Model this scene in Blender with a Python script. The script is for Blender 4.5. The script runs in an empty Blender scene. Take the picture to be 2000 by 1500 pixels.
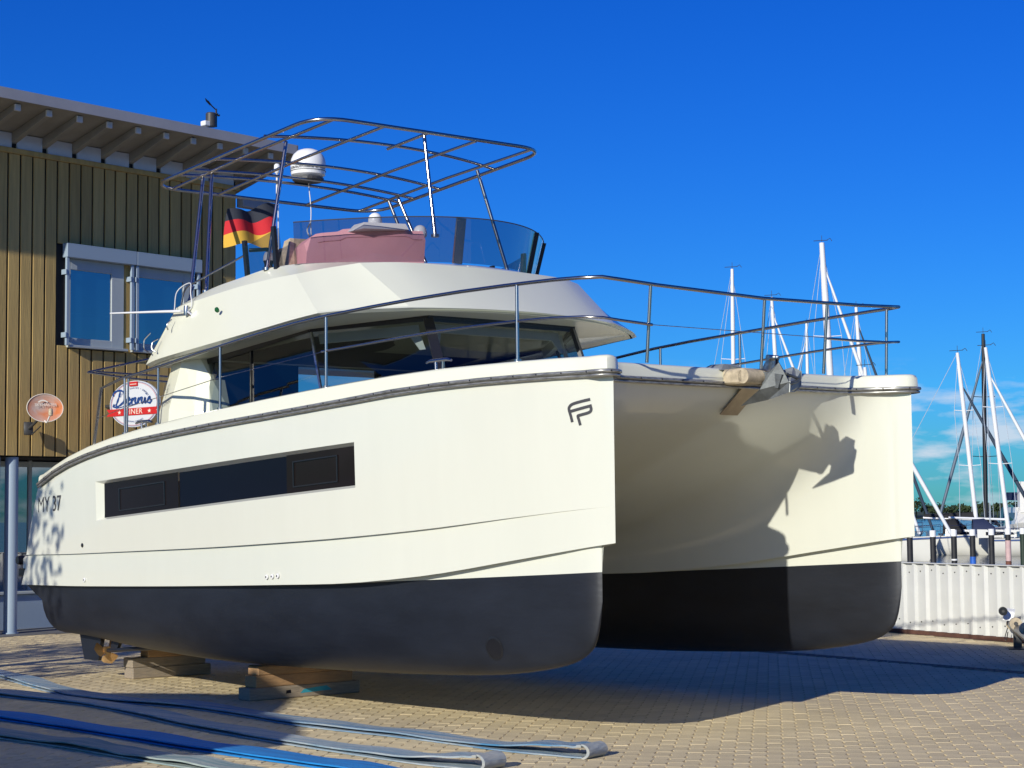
import bpy, bmesh, math, random
from math import radians, sin, cos, pi, sqrt, atan2
from mathutils import Vector, Matrix
random.seed(7)
SC = bpy.context.scene
COL = SC.collection

# ------------------------------------------------------------------ camera
F_PX, CAM_H, HORIZON, ROLL = 3560.0, 1.70, 1008.0, radians(0.55)
PITCH = math.atan((HORIZON - 750) / F_PX)
cam = bpy.data.cameras.new('camera')
cam.sensor_fit = 'HORIZONTAL'; cam.sensor_width = 36.0
cam.lens = 36.0 * F_PX / 2000.0
cam.clip_start = 0.1; cam.clip_end = 6000
camo = bpy.data.objects.new('camera', cam); COL.objects.link(camo)
_X = Vector((1, 0, 0)); _F = Vector((0, cos(PITCH), sin(PITCH))); _U = Vector((0, -sin(PITCH), cos(PITCH)))
_r = _X * cos(ROLL) - _U * sin(ROLL); _u = _X * sin(ROLL) + _U * cos(ROLL)
m = Matrix.Identity(4)
for i in range(3):
    m[i][0] = _r[i]; m[i][1] = _u[i]; m[i][2] = -_F[i]
m.translation = Vector((0, 0, CAM_H))
camo.matrix_world = m
SC.camera = camo

# ------------------------------------------------------------------ light
SUN_AZ, SUN_EL = 29.0, 21.6            # heading the light travels to (from +Y towards +X), elevation
LDIR = Vector((sin(radians(SUN_AZ)) * cos(radians(SUN_EL)), cos(radians(SUN_AZ)) * cos(radians(SUN_EL)), -sin(radians(SUN_EL))))
sun = bpy.data.lights.new('sun', 'SUN'); sun.energy = 4.6; sun.angle = radians(0.5); sun.color = (1.0, 0.95, 0.84)
suno = bpy.data.objects.new('sun', sun); COL.objects.link(suno)
suno.rotation_euler = LDIR.to_track_quat('-Z', 'Y').to_euler(); suno.location = (-20, -20, 30)

W = bpy.data.worlds.new('World'); SC.world = W; W.use_nodes = True
nt = W.node_tree; N = nt.nodes; LK = nt.links
N.clear()
out = N.new('ShaderNodeOutputWorld'); bg = N.new('ShaderNodeBackground')
sky = N.new('ShaderNodeTexSky'); sky.sky_type = 'NISHITA'; sky.sun_disc = False
sky.sun_elevation = radians(SUN_EL); sky.sun_rotation = radians(180 + SUN_AZ)
sky.altitude = 0; sky.air_density = 1.0; sky.dust_density = 0.25; sky.ozone_density = 2.5
hs = N.new('ShaderNodeHueSaturation'); hs.inputs['Saturation'].default_value = 1.42; hs.inputs['Value'].default_value = 1.0
hs.inputs['Hue'].default_value = 0.512
LK.new(sky.outputs[0], hs.inputs['Color'])
tint = N.new('ShaderNodeMixRGB'); tint.blend_type = 'MULTIPLY'; tint.inputs[0].default_value = 1; tint.inputs[2].default_value = (0.11, 0.475, 1.03, 1)   # deep polarised blue
LK.new(hs.outputs[0], tint.inputs[1])
# small fair-weather clouds in a low band all round the horizon
tc = N.new('ShaderNodeTexCoord'); sx = N.new('ShaderNodeSeparateXYZ'); LK.new(tc.outputs['Generated'], sx.inputs[0])
mp = N.new('ShaderNodeMapping'); mp.inputs['Scale'].default_value = (11, 11, 42); mp.inputs['Location'].default_value = (1.7, 0.4, 0.35)
LK.new(tc.outputs['Generated'], mp.inputs[0])
nz = N.new('ShaderNodeTexNoise'); nz.inputs['Scale'].default_value = 1.5; nz.inputs['Detail'].default_value = 7; nz.inputs['Roughness'].default_value = 0.55
LK.new(mp.outputs[0], nz.inputs['Vector'])
cr = N.new('ShaderNodeValToRGB'); cr.color_ramp.elements[0].position = 0.50; cr.color_ramp.elements[1].position = 0.66
LK.new(nz.outputs[0], cr.inputs[0])
band = N.new('ShaderNodeValToRGB'); e = band.color_ramp.elements
e[0].position = 0.0; e[0].color = (0.5, 0.5, 0.5, 1); e[1].position = 0.085; e[1].color = (0, 0, 0, 1)
k = e.new(0.02); k.color = (1, 1, 1, 1); k = e.new(0.055); k.color = (0.9, 0.9, 0.9, 1)
LK.new(sx.outputs['Z'], band.inputs[0])
mu = N.new('ShaderNodeMath'); mu.operation = 'MULTIPLY'; LK.new(cr.outputs[0], mu.inputs[0]); LK.new(band.outputs[0], mu.inputs[1])
mu2 = N.new('ShaderNodeMath'); mu2.operation = 'MULTIPLY'; mu2.inputs[1].default_value = 0.8; LK.new(mu.outputs[0], mu2.inputs[0])
mix = N.new('ShaderNodeMixRGB'); mix.inputs[2].default_value = (6.4, 6.9, 7.8, 1)
LK.new(mu2.outputs[0], mix.inputs[0]); LK.new(tint.outputs[0], mix.inputs[1]); LK.new(mix.outputs[0], bg.inputs[0])
bg.inputs[1].default_value = 0.11
LK.new(bg.outputs[0], out.inputs[0])
SC.view_settings.view_transform = 'Standard'; SC.view_settings.look = 'None'
SC.view_settings.exposure = 0.0; SC.view_settings.gamma = 1.0; SC.view_settings.use_curve_mapping = False

# ------------------------------------------------------------------ materials
def mat(name, col, rough=0.5, metal=0.0, spec=0.5, var=0.0, vscale=4.0, bump=0.0, bscale=60.0, coat=0.0, trans=0.0, stretch=None, island=0.0, col2=None, coord='Object', detail=5, rot=0.0):
    mm = bpy.data.materials.new(name); mm.use_nodes = True
    t = mm.node_tree; nn = t.nodes; p = nn['Principled BSDF']
    p.inputs['Base Color'].default_value = (*col, 1); p.inputs['Roughness'].default_value = rough
    p.inputs['Metallic'].default_value = metal; p.inputs['Specular IOR Level'].default_value = spec
    p.inputs['Coat Weight'].default_value = coat; p.inputs['Transmission Weight'].default_value = trans
    tcn = nn.new('ShaderNodeTexCoord'); src = tcn.outputs[coord]
    if rot:
        mr_ = nn.new('ShaderNodeMapping'); mr_.inputs['Rotation'].default_value = (0, 0, rot); t.links.new(src, mr_.inputs[0]); src = mr_.outputs[0]
    if stretch:
        mpn = nn.new('ShaderNodeMapping'); mpn.inputs['Scale'].default_value = stretch; t.links.new(src, mpn.inputs[0]); src = mpn.outputs[0]
    colout = None
    if var > 0 or col2:
        nz_ = nn.new('ShaderNodeTexNoise'); nz_.inputs['Scale'].default_value = vscale; nz_.inputs['Detail'].default_value = detail; nz_.inputs['Roughness'].default_value = 0.6
        t.links.new(src, nz_.inputs['Vector'])
        mx = nn.new('ShaderNodeMixRGB')
        c2 = col2 if col2 else tuple(c * (1 - var) for c in col)
        c1 = col if col2 else tuple(min(1, c * (1 + var * 0.6)) for c in col)
        rp = nn.new('ShaderNodeMapRange'); rp.inputs[1].default_value = 0.32; rp.inputs[2].default_value = 0.68
        t.links.new(nz_.outputs[0], rp.inputs[0]); t.links.new(rp.outputs[0], mx.inputs[0])
        mx.inputs[1].default_value = (*c1, 1); mx.inputs[2].default_value = (*c2, 1)
        colout = mx.outputs[0]
    if island > 0:
        gi = nn.new('ShaderNodeNewGeometry'); oi = nn.new('ShaderNodeObjectInfo')
        ad = nn.new('ShaderNodeMath'); ad.operation = 'ADD'; t.links.new(gi.outputs['Random Per Island'], ad.inputs[0]); t.links.new(oi.outputs['Random'], ad.inputs[1])
        fr = nn.new('ShaderNodeMath'); fr.operation = 'FRACT'; t.links.new(ad.outputs[0], fr.inputs[0])
        mr = nn.new('ShaderNodeMapRange'); mr.inputs[3].default_value = 1 - island; mr.inputs[4].default_value = 1 + island; t.links.new(fr.outputs[0], mr.inputs[0])
        vm = nn.new('ShaderNodeMixRGB'); vm.blend_type = 'MULTIPLY'; vm.inputs[0].default_value = 1
        if colout: t.links.new(colout, vm.inputs[1])
        else: vm.inputs[1].default_value = (*col, 1)
        t.links.new(mr.outputs[0], vm.inputs[2]); colout = vm.outputs[0]
    if colout: t.links.new(colout, p.inputs['Base Color'])
    if bump > 0:
        nb = nn.new('ShaderNodeTexNoise'); nb.inputs['Scale'].default_value = bscale; nb.inputs['Detail'].default_value = 4
        t.links.new(src, nb.inputs['Vector'])
        bp = nn.new('ShaderNodeBump'); bp.inputs['Strength'].default_value = bump; bp.inputs['Distance'].default_value = 0.02
        t.links.new(nb.outputs[0], bp.inputs['Height']); t.links.new(bp.outputs[0], p.inputs['Normal'])
    return mm

def glass(name, tint, rough=0.0, spec=1.0, base=(0.01, 0.012, 0.015), fac=0.0, refl=0.0):
    """thin sheet: tinted see-through with a fresnel reflection; fac adds an opaque dark film"""
    mm = bpy.data.materials.new(name); mm.use_nodes = True
    t = mm.node_tree; nn = t.nodes; nn.remove(nn['Principled BSDF']); o = nn['Material Output']
    tr = nn.new('ShaderNodeBsdfTransparent'); tr.inputs[0].default_value = (*tint, 1)
    df = nn.new('ShaderNodeBsdfDiffuse'); df.inputs[0].default_value = (*base, 1)
    m0 = nn.new('ShaderNodeMixShader'); m0.inputs[0].default_value = fac
    t.links.new(tr.outputs[0], m0.inputs[1]); t.links.new(df.outputs[0], m0.inputs[2])
    gl = nn.new('ShaderNodeBsdfGlossy'); gl.inputs['Roughness'].default_value = rough; gl.inputs[0].default_value = (spec, spec, spec, 1)
    fr = nn.new('ShaderNodeFresnel'); ge = nn.new('ShaderNodeNewGeometry'); mr = nn.new('ShaderNodeMapRange'); mr.inputs[3].default_value = 1.5; mr.inputs[4].default_value = 1 / 1.5
    t.links.new(ge.outputs['Backfacing'], mr.inputs[0]); t.links.new(mr.outputs[0], fr.inputs[0])
    m1 = nn.new('ShaderNodeMixShader'); rf = nn.new('ShaderNodeMapRange'); rf.inputs[3].default_value = refl; t.links.new(fr.outputs[0], rf.inputs[0]); t.links.new(rf.outputs[0], m1.inputs[0]); t.links.new(m0.outputs[0], m1.inputs[1]); t.links.new(gl.outputs[0], m1.inputs[2])
    t.links.new(m1.outputs[0], o.inputs[0])
    return mm

M = {}
M['gel'] = mat('gelcoat', (0.67, 0.68, 0.585), 0.16, spec=0.5, var=0.015, vscale=1.6, coat=0.35, bump=0.012, bscale=1.6, stretch=(2.2, 2.2, .35))
M['gel2'] = mat('gelcoat_superstructure', (0.74, 0.745, 0.60), 0.22, spec=0.5, var=0.02, vscale=1.1, coat=0.2)
M['nonskid'] = mat('deck_nonskid', (0.62, 0.62, 0.56), 0.6, bump=0.1, bscale=250)
M['black'] = mat('antifouling', (0.004, 0.0055, 0.010), 0.48, spec=0.65, col2=(0.009, 0.012, 0.020), vscale=2.4, bump=0.07, bscale=13, detail=9, stretch=(0.7, 1, 1.8))
M['steel'] = mat('stainless', (0.44, 0.42, 0.40), 0.24, metal=1.0)
M['steel_dull'] = mat('stainless_worn', (0.48, 0.49, 0.49), 0.28, metal=1.0, var=0.4, vscale=30)
M['rub'] = mat('rub_rail_grey', (0.36, 0.36, 0.34), 0.35, metal=0.6, var=0.5, vscale=14, stretch=(1, 1, 6))
M['blackp'] = mat('black_plastic', (0.012, 0.012, 0.014), 0.3)
M['charcoal'] = mat('charcoal_paint', (0.045, 0.045, 0.045), 0.5)
M['logo'] = mat('logo_grey', (0.055, 0.055, 0.06), 0.4)
M['navy'] = mat('dark_hull_glass', (0.006, 0.007, 0.014), 0.10, spec=0.08)
M['browng'] = mat('smoked_hatch', (0.012, 0.008, 0.008), 0.06, spec=0.15)
M['saloon'] = glass('saloon_glass', (0.45, 0.49, 0.49))
M['visor'] = glass('smoked_acrylic', (0.50, 0.50, 0.54), base=(0.03, 0.04, 0.06), fac=0.05)
M['cover'] = mat('console_cover', (0.88, 0.42, 0.46), 0.7, var=0.08, vscale=3, bump=0.05, bscale=20)
M['white'] = mat('white_plastic', (0.80, 0.80, 0.78), 0.35)
M['whitepaint'] = mat('white_paint', (0.66, 0.68, 0.70), 0.5, var=0.08, vscale=3)
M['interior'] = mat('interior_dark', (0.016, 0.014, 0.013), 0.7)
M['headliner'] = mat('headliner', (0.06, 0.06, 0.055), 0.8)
M['blind'] = mat('blind_white', (0.92, 0.95, 0.92), 0.6)
M['bronze'] = mat('bronze', (0.55, 0.34, 0.15), 0.35, metal=0.8, var=0.3, vscale=9)
M['tan'] = mat('roller_tan', (0.48, 0.40, 0.27), 0.5, var=0.3, vscale=20)
M['galv'] = mat('galvanised', (0.11, 0.12, 0.12), 0.45, metal=0.4, var=0.35, vscale=12)
M['galvl'] = mat('galvanised_light', (0.30, 0.32, 0.31), 0.5, metal=0.3, var=0.3, vscale=9)
M['plate'] = mat('guard_plate', (0.34, 0.27, 0.19), 0.3, metal=0.7, var=0.25, vscale=5)  # stainless plate, its brown reflection put into the colour
M['green'] = mat('green_lens', (0.01, 0.10, 0.03), 0.2)
M['f_black'] = mat('flag_black', (0.025, 0.03, 0.045), 0.8)
M['f_red'] = mat('flag_red', (0.62, 0.02, 0.03), 0.8)
M['f_gold'] = mat('flag_gold', (0.75, 0.44, 0.05), 0.8)
M['timber'] = mat('timber_grey', (0.36, 0.29, 0.21), 0.85, col2=(0.22, 0.19, 0.15), vscale=5, stretch=(12, 1.2, 12), bump=0.35, bscale=14)
M['timber2'] = mat('timber_orange', (0.47, 0.28, 0.13), 0.8, col2=(0.34, 0.20, 0.10), vscale=5, stretch=(12, 1.2, 12), bump=0.3, bscale=14)
M['tealpaint'] = mat('teal_paint', (0.03, 0.30, 0.40), 0.7)
M['cord'] = mat('cord_white', (0.7, 0.7, 0.68), 0.8)

# ------------------------------------------------------------------ geometry helpers
class MB:
    def __init__(s): s.v = []; s.f = []
    def add(s, vs, fs):
        o = len(s.v); s.v += [tuple(v) for v in vs]; s.f += [tuple(i + o for i in f) for f in fs]; return s
    def box(s, x0, x1, y0, y1, z0, z1):
        return s.add([(x0, y0, z0), (x1, y0, z0), (x1, y1, z0), (x0, y1, z0), (x0, y0, z1), (x1, y0, z1), (x1, y1, z1), (x0, y1, z1)],
                     [(0, 3, 2, 1), (4, 5, 6, 7), (0, 1, 5, 4), (1, 2, 6, 5), (2, 3, 7, 6), (3, 0, 4, 7)])
    def bbox(s, x0, x1, y0, y1, z0, z1, b=0.01):
        """box with chamfered edges"""
        bm = bmesh.new(); mb = MB().box(x0, x1, y0, y1, z0, z1)
        vs = [bm.verts.new(v) for v in mb.v]
        for f in mb.f: bm.faces.new([vs[i] for i in f])
        bmesh.ops.bevel(bm, geom=bm.edges[:], offset=b, segments=1, affect='EDGES')
        bm.verts.index_update()
        s.add([v.co for v in bm.verts], [[v.index for v in f.verts] for f in bm.faces]); bm.free(); return s
    def hexa(s, p):
        return s.add(p, [(0, 3, 2, 1), (4, 5, 6, 7), (0, 1, 5, 4), (1, 2, 6, 5), (2, 3, 7, 6), (3, 0, 4, 7)])
    def tube(s, pts, r, n=8, close=False, cap=True):
        P = [Vector(p) for p in pts]; rs = r if isinstance(r, (list, tuple)) else [r] * len(P)
        rings = []; prev = None; L = len(P)
        for i, p in enumerate(P):
            if close: t = (P[(i + 1) % L] - P[i - 1])
            else: t = (P[min(i + 1, L - 1)] - P[max(i - 1, 0)])
            t.normalize()
            if prev is None:
                a = Vector((0, 0, 1)) if abs(t.z) < 0.9 else Vector((1, 0, 0))
                x = t.cross(a).normalized()
            else: x = (prev - t * prev.dot(t)).normalized()
            prev = x; y = t.cross(x)
            rings.append([p + (x * cos(2 * pi * k / n) + y * sin(2 * pi * k / n)) * rs[i] for k in range(n)])
        vs = [v for rg in rings for v in rg]; fs = []
        for i in range(L if close else L - 1):
            j = (i + 1) % L
            for k in range(n): fs.append((i * n + k, i * n + (k + 1) % n, j * n + (k + 1) % n, j * n + k))
        if cap and not close: fs.append(tuple(range(n - 1, -1, -1))); fs.append(tuple((L - 1) * n + k for k in range(n)))
        return s.add(vs, fs)
    def lathe(s, prof, c=(0, 0, 0), n=20, axis='Z'):
        vs = []
        for r, h in prof:
            for k in range(n):
                a = 2 * pi * k / n
                p = (r * cos(a), r * sin(a), h)
                if axis == 'X': p = (h, r * cos(a), r * sin(a))
                if axis == 'Y': p = (r * sin(a), h, r * cos(a))
                vs.append((p[0] + c[0], p[1] + c[1], p[2] + c[2]))
        fs = []
        for i in range(len(prof) - 1):
            for k in range(n): fs.append((i * n + k, i * n + (k + 1) % n, (i + 1) * n + (k + 1) % n, (i + 1) * n + k))
        fs.append(tuple(range(n - 1, -1, -1))); fs.append(tuple((len(prof) - 1) * n + k for k in range(n)))
        return s.add(vs, fs)
    def loft(s, rings, close=False, skip=None):
        n = len(rings[0]); vs = [v for r in rings for v in r]; fs = []
        for i in range(len(rings) - 1):
            for k in range(n if close else n - 1):
                if skip and skip(i, k): continue
                fs.append((i * n + k, i * n + (k + 1) % n, (i + 1) * n + (k + 1) % n, (i + 1) * n + k))
        return s.add(vs, fs)
    def prism(s, poly, d):
        """planar polygon of 3-D points extruded by vector d"""
        n = len(poly); d = Vector(d); vs = [Vector(p) for p in poly] + [Vector(p) + d for p in poly]
        fs = [tuple(range(n - 1, -1, -1)), tuple(range(n, 2 * n))] + [(i, (i + 1) % n, n + (i + 1) % n, n + i) for i in range(n)]
        return s.add(vs, fs)
    def quadslab(s, a, b, c, d, t):
        a, b, c, d = map(Vector, (a, b, c, d)); nrm = (b - a).cross(d - a).normalized() * t
        return s.hexa([a, b, c, d, a + nrm, b + nrm, c + nrm, d + nrm])
    def build(s, name, material, parent=None, smooth=None, recalc=True, loc=None, **props):
        me = bpy.data.meshes.new(name); me.from_pydata(s.v, [], s.f)
        if recalc:
            bm = bmesh.new(); bm.from_mesh(me); bmesh.ops.remove_doubles(bm, verts=bm.verts, dist=1e-5)
            bmesh.ops.dissolve_degenerate(bm, edges=bm.edges[:], dist=1e-6)
            bmesh.ops.recalc_face_normals(bm, faces=bm.faces); bm.to_mesh(me); bm.free()
        if smooth:
            me.polygons.foreach_set('use_smooth', [True] * len(me.polygons)); me.set_sharp_from_angle(angle=radians(smooth))
        if isinstance(material, str): material = M[material]
        me.materials.append(material)
        o = bpy.data.objects.new(name, me); COL.objects.link(o)
        if parent: o.parent = parent
        if loc: o.location = loc
        for a, b in props.items(): o[a] = b
        return o

def tag(o, label=None, category=None, group=None, kind=None):
    if label: o['label'] = label
    if category: o['category'] = category
    if group: o['group'] = group
    if kind: o['kind'] = kind
    return o
def empty(name, loc=(0, 0, 0), rz=0.0, label=None, category=None, group=None, parent=None):
    o = bpy.data.objects.new(name, None); COL.objects.link(o); o.location = loc; o.rotation_euler = (0, 0, rz); o.empty_display_size = 0.2
    if parent: o.parent = parent
    return tag(o, label, category, group)
def curve_pts(P, k=6, close=False):
    """Catmull-Rom through the points"""
    P = [Vector(p) for p in P]; n = len(P); o = []
    for i in range(n if close else n - 1):
        p1, p2 = P[i], P[(i + 1) % n]
        p0 = P[i - 1] if (close or i > 0) else p1 * 2 - p2
        p3 = P[(i + 2) % n] if (close or i + 2 < n) else p2 * 2 - p1
        for j in range(k):
            t = j / k
            o.append(0.5 * ((2 * p1) + (p2 - p0) * t + (2 * p0 - 5 * p1 + 4 * p2 - p3) * t * t + (3 * p1 - p0 - 3 * p2 + p3) * t ** 3))
    if not close: o.append(P[-1])
    return o
def rounded(P, r, k=5):
    """polyline with its inner corners rounded to radius-like distance r"""
    P = [Vector(p) for p in P]; o = [P[0]]
    for i in range(1, len(P) - 1):
        a, b, c = P[i - 1], P[i], P[i + 1]
        d1 = min(r, (a - b).length * .45); d2 = min(r, (c - b).length * .45)
        s0 = b + (a - b).normalized() * d1; s1 = b + (c - b).normalized() * d2
        for j in range(k + 1):
            t = j / k; o.append(s0 * (1 - t) ** 2 + b * 2 * t * (1 - t) + s1 * t * t)
    o.append(P[-1]); return o
from mathutils.geometry import tessellate_polygon
def fillpoly(pts):
    return [tuple(t) for t in tessellate_polygon([[Vector(q) for q in pts]])]
class PC:
    """monotone cubic interpolation"""
    def __init__(s, *pts):
        pts = sorted(pts); s.x = [p[0] for p in pts]; s.y = [p[1] for p in pts]; n = len(pts)
        h = [s.x[i + 1] - s.x[i] for i in range(n - 1)]; d = [(s.y[i + 1] - s.y[i]) / h[i] for i in range(n - 1)]
        mm = [d[0]] + [0 if d[i - 1] * d[i] <= 0 else 2 * d[i - 1] * d[i] / (d[i - 1] + d[i]) for i in range(1, n - 1)] + [d[-1]]
        s.h, s.m = h, mm
    def __call__(s, x):
        if x <= s.x[0]: return s.y[0]
        if x >= s.x[-1]: return s.y[-1]
        i = 0
        while x > s.x[i + 1]: i += 1
        t = (x - s.x[i]) / s.h[i]; h = s.h[i]
        return ((1 + 2 * t) * (1 - t) ** 2 * s.y[i] + t * (1 - t) ** 2 * h * s.m[i] + t * t * (3 - 2 * t) * s.y[i + 1] + t * t * (t - 1) * h * s.m[i + 1])
def text_mesh(body, size, extrude=0.0, align='CENTER', spacing=1.0, shear=0.0):
    cu = bpy.data.curves.new('text', 'FONT'); cu.body = body; cu.size = size; cu.extrude = extrude; cu.align_x = align; cu.align_y = 'CENTER'
    cu.space_character = spacing; cu.shear = shear; cu.resolution_u = 3
    o = bpy.data.objects.new('text', cu); COL.objects.link(o)
    dg = bpy.context.evaluated_depsgraph_get(); dg.update()
    me = bpy.data.meshes.new_from_object(o.evaluated_get(dg)); bpy.data.objects.remove(o); bpy.data.curves.remove(cu)
    mb = MB(); mb.v = [tuple(v.co) for v in me.vertices]; mb.f = [tuple(p.vertices) for p in me.polygons]; bpy.data.meshes.remove(me)
    return mb
def ribbon2d(P, w):
    """flat 2-D ribbon along points; w a width or list"""
    n = len(P); ws = w if isinstance(w, (list, tuple)) else [w] * n; vs = []; fs = []
    for i in range(n):
        a = P[max(i - 1, 0)]; b = P[min(i + 1, n - 1)]; dx, dy = b[0] - a[0], b[1] - a[1]; l = math.hypot(dx, dy) or 1
        nx, ny = -dy / l * ws[i] / 2, dx / l * ws[i] / 2
        vs += [(P[i][0] + nx, P[i][1] + ny, 0), (P[i][0] - nx, P[i][1] - ny, 0)]
        if i: fs.append((2 * i - 2, 2 * i - 1, 2 * i + 1, 2 * i))
    mb = MB(); mb.add(vs, fs); return mb

# ------------------------------------------------------------------ setting: yard, water, far shore
F0 = Vector((5.389, 26.108, 0)); DF = Vector((0.4519, -0.8921, 0)).normalized(); NFV = Vector((DF.y, -DF.x, 0))   # NFV points to the yard side
M['paver'] = mat('concrete_paver', (0.70, 0.57, 0.33), 0.9, var=0.14, vscale=0.9, bump=0.25, bscale=160, island=0.055, detail=7)
M['joint'] = mat('joint_sand', (0.58, 0.47, 0.27), 0.95, col2=(0.50, 0.40, 0.22), vscale=3, bump=0.2, bscale=90)
M['water'] = mat('harbour_water', (0.008, 0.014, 0.025), 0.12, spec=0.3, bump=0.9, bscale=1.6)
M['shore'] = mat('shore_grass', (0.05, 0.075, 0.025), 0.9, var=0.4, vscale=0.05)
w = MB(); w.add([(-3000, -3000, -1.0), (3000, -3000, -1.0), (3000, 5000, -1.0), (-3000, 5000, -1.0)], [(0, 1, 2, 3)])
tag(w.build('water', 'water'), kind='structure')
a = F0 + DF * -24; b = F0 + DF * 70
g = MB(); poly = [a - NFV * 0.12, b - NFV * 0.12, b + NFV * 110, a + NFV * 110]
GZ = -0.006
g.add([(p.x, p.y, GZ) for p in poly] + [(p.x, p.y, -2.2) for p in poly], [(0, 1, 2, 3), (0, 4, 5, 1), (1, 5, 6, 2), (2, 6, 7, 3), (3, 7, 4, 0)])
yard = tag(g.build('paved_yard', 'joint'), kind='structure')
# pavers with zigzag long edges, laid in running bond
AZ = radians(8.0); PL_, PW_ = 0.225, 0.1125
LD = Vector((sin(AZ), cos(AZ), 0)); WD = Vector((cos(AZ), -sin(AZ), 0))
zz = 0.011; gap = 0.002
outl = [(-.5, -.5), (-.25, -.5 - zz / PW_), (.25, -.5 + zz / PW_), (.5, -.5), (.5, .5), (.25, .5 + zz / PW_), (-.25, .5 - zz / PW_), (-.5, .5)]
def paver_geo():
    base = []; top = []; low = []
    for l, q in outl:
        L1 = l * PL_ - (gap / 2 if l > .4 else -gap / 2 if l < -.4 else 0); q1 = q * PW_ - gap / 2 * (1 if q > 0 else -1)
        p = LD * L1 + WD * q1; i = LD * (L1 - math.copysign(.0035, L1)) + WD * (q1 - math.copysign(.0035, q1))
        top.append((i.x, i.y, 0.0)); base.append((p.x, p.y, -0.003)); low.append((p.x, p.y, -0.02))
    n = len(outl); vs = top + base + low
    fs = [tuple(range(n))] + [(i, n + i, n + (i + 1) % n, (i + 1) % n) for i in range(n)] + [(n + i, 2 * n + i, 2 * n + (i + 1) % n, n + (i + 1) % n) for i in range(n)]
    return vs, fs
PV, PF = paver_geo()
inv = camo.matrix_world.inverted()
def px(p):
    q = inv @ Vector(p); return 1000 + F_PX * q.x / -q.z, 750 - F_PX * q.y / -q.z
cells = []
DR0 = Vector((2.857, 23.144, 0)); DR1 = Vector((5.372, 19.402, 0)); DRD = (DR1 - DR0).normalized(); DRN = Vector((DRD.y, -DRD.x, 0))
for i in range(-160, 160):
    for j in range(40, 150):
        c = WD * (i * PW_) + LD * (j * PL_ + (PL_ / 2 if i % 2 else 0))
        if c.y < 11.3 or c.y > 27.5 or (c - F0).dot(NFV) < 0.12: continue
        if abs((c - DR0).dot(DRN)) < 0.12: continue
        if (c - Vector((-7.6, 26.9, 0))).dot(Vector((0.76, -0.65, 0))) < -0.1: continue
        x, y = px(c)
        if -160 < x < 2160 and y < 1620: cells.append((c, x, y))
cells.sort(key=lambda t: t[0].y)
big = [c for c in cells if 0 < c[1] < 2000 and c[2] < 1498][:300]; bigset = set(id(c) for c in big)
pm = bpy.data.meshes.new('paver'); pm.from_pydata(PV, [], PF); pm.materials.append(M['paver'])
rnd = random.Random(3)
for c, x, y in big:
    o = bpy.data.objects.new('paver', pm); COL.objects.link(o); o.parent = yard; o.location = (c.x, c.y, rnd.uniform(-.002, .001)); o.rotation_euler = (rnd.uniform(-.006, .006), rnd.uniform(-.006, .006), rnd.uniform(-.012, .012))
rest = MB()
for t in cells:
    if id(t) in bigset: continue
    c = t[0]; dz = rnd.uniform(-.002, .001); tx, ty = rnd.uniform(-.006, .006), rnd.uniform(-.006, .006)
    rest.add([(c.x + v[0], c.y + v[1], v[2] + dz + v[0] * tx + v[1] * ty) for v in PV], PF)
tag(rest.build('paver_field', 'paver', yard, recalc=False), kind='stuff')
# drain channel: two kerb strips and a grate between
M['drain'] = mat('drain_concrete', (0.24, 0.215, 0.18), 0.9, var=0.25, vscale=8); M['grate'] = mat('grate_iron', (0.03, 0.03, 0.03), 0.6)
s0 = DR0 - DRD * 4; s1 = DR0 + DRD * 12
dr = empty('drain_channel', (0, 0, 0), 0); dr.parent = yard
for sgn in (-1, 1):
    q = DRN * (0.085 * sgn); q2 = DRN * (0.05 * sgn)
    MB().hexa([s0 + q2 + Vector((0, 0, -.02)), s1 + q2 + Vector((0, 0, -.02)), s1 + q + Vector((0, 0, -.02)), s0 + q + Vector((0, 0, -.02)),
               s0 + q2 + Vector((0, 0, .004)), s1 + q2 + Vector((0, 0, .004)), s1 + q + Vector((0, 0, .004)), s0 + q + Vector((0, 0, .004))]).build('kerb_strip', 'drain', dr)
gr = MB()
for k in range(160):
    c = s0 + DRD * (k * .1 + .05); hx = DRD * .03; hy = DRN * .048
    gr.hexa([c - hx - hy + Vector((0, 0, -.02)), c + hx - hy + Vector((0, 0, -.02)), c + hx + hy + Vector((0, 0, -.02)), c - hx + hy + Vector((0, 0, -.02)),
             c - hx - hy, c + hx - hy, c + hx + hy, c - hx + hy])
tag(gr.build('grate', 'grate', dr), kind='stuff')

# far shore with its wood
sh = MB(); sh.add([(-200, 690, -1.3), (600, 690, -1.3), (600, 760, 1.2), (-200, 760, 1.2), (600, 2500, 3), (-200, 2500, 3)], [(0, 1, 2, 3), (3, 2, 4, 5)])
tag(sh.build('far_shore', 'shore'), kind='structure')
M['leaf_far'] = mat('far_foliage', (0.030, 0.050, 0.016), 0.9, var=0.5, vscale=0.25)
M['bark'] = mat('bark', (0.10, 0.08, 0.06), 0.95, var=0.35, vscale=14, stretch=(1, 1, .15), bump=0.5, bscale=20)
def clump(mb, c, rx, rz, n, s, R):
    for _ in range(n):
        while True:
            d = Vector((R.uniform(-1, 1), R.uniform(-1, 1), R.uniform(-1, 1)))
            if 0.15 < d.length < 1: break
        p = Vector(c) + Vector((d.x * rx, d.y * rx, d.z * rz)); a = Vector((R.uniform(-1, 1), R.uniform(-1, 1), R.uniform(-1, 1))).normalized(); b_ = a.orthogonal().normalized(); ss = s * R.uniform(.6, 1.3)
        e2 = a.cross(b_)
        mb.add([p + b_ * ss, p + e2 * ss * .6, p - b_ * ss, p - e2 * ss * .6], [(0, 1, 2, 3)])
R = random.Random(11); fw = MB()
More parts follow.
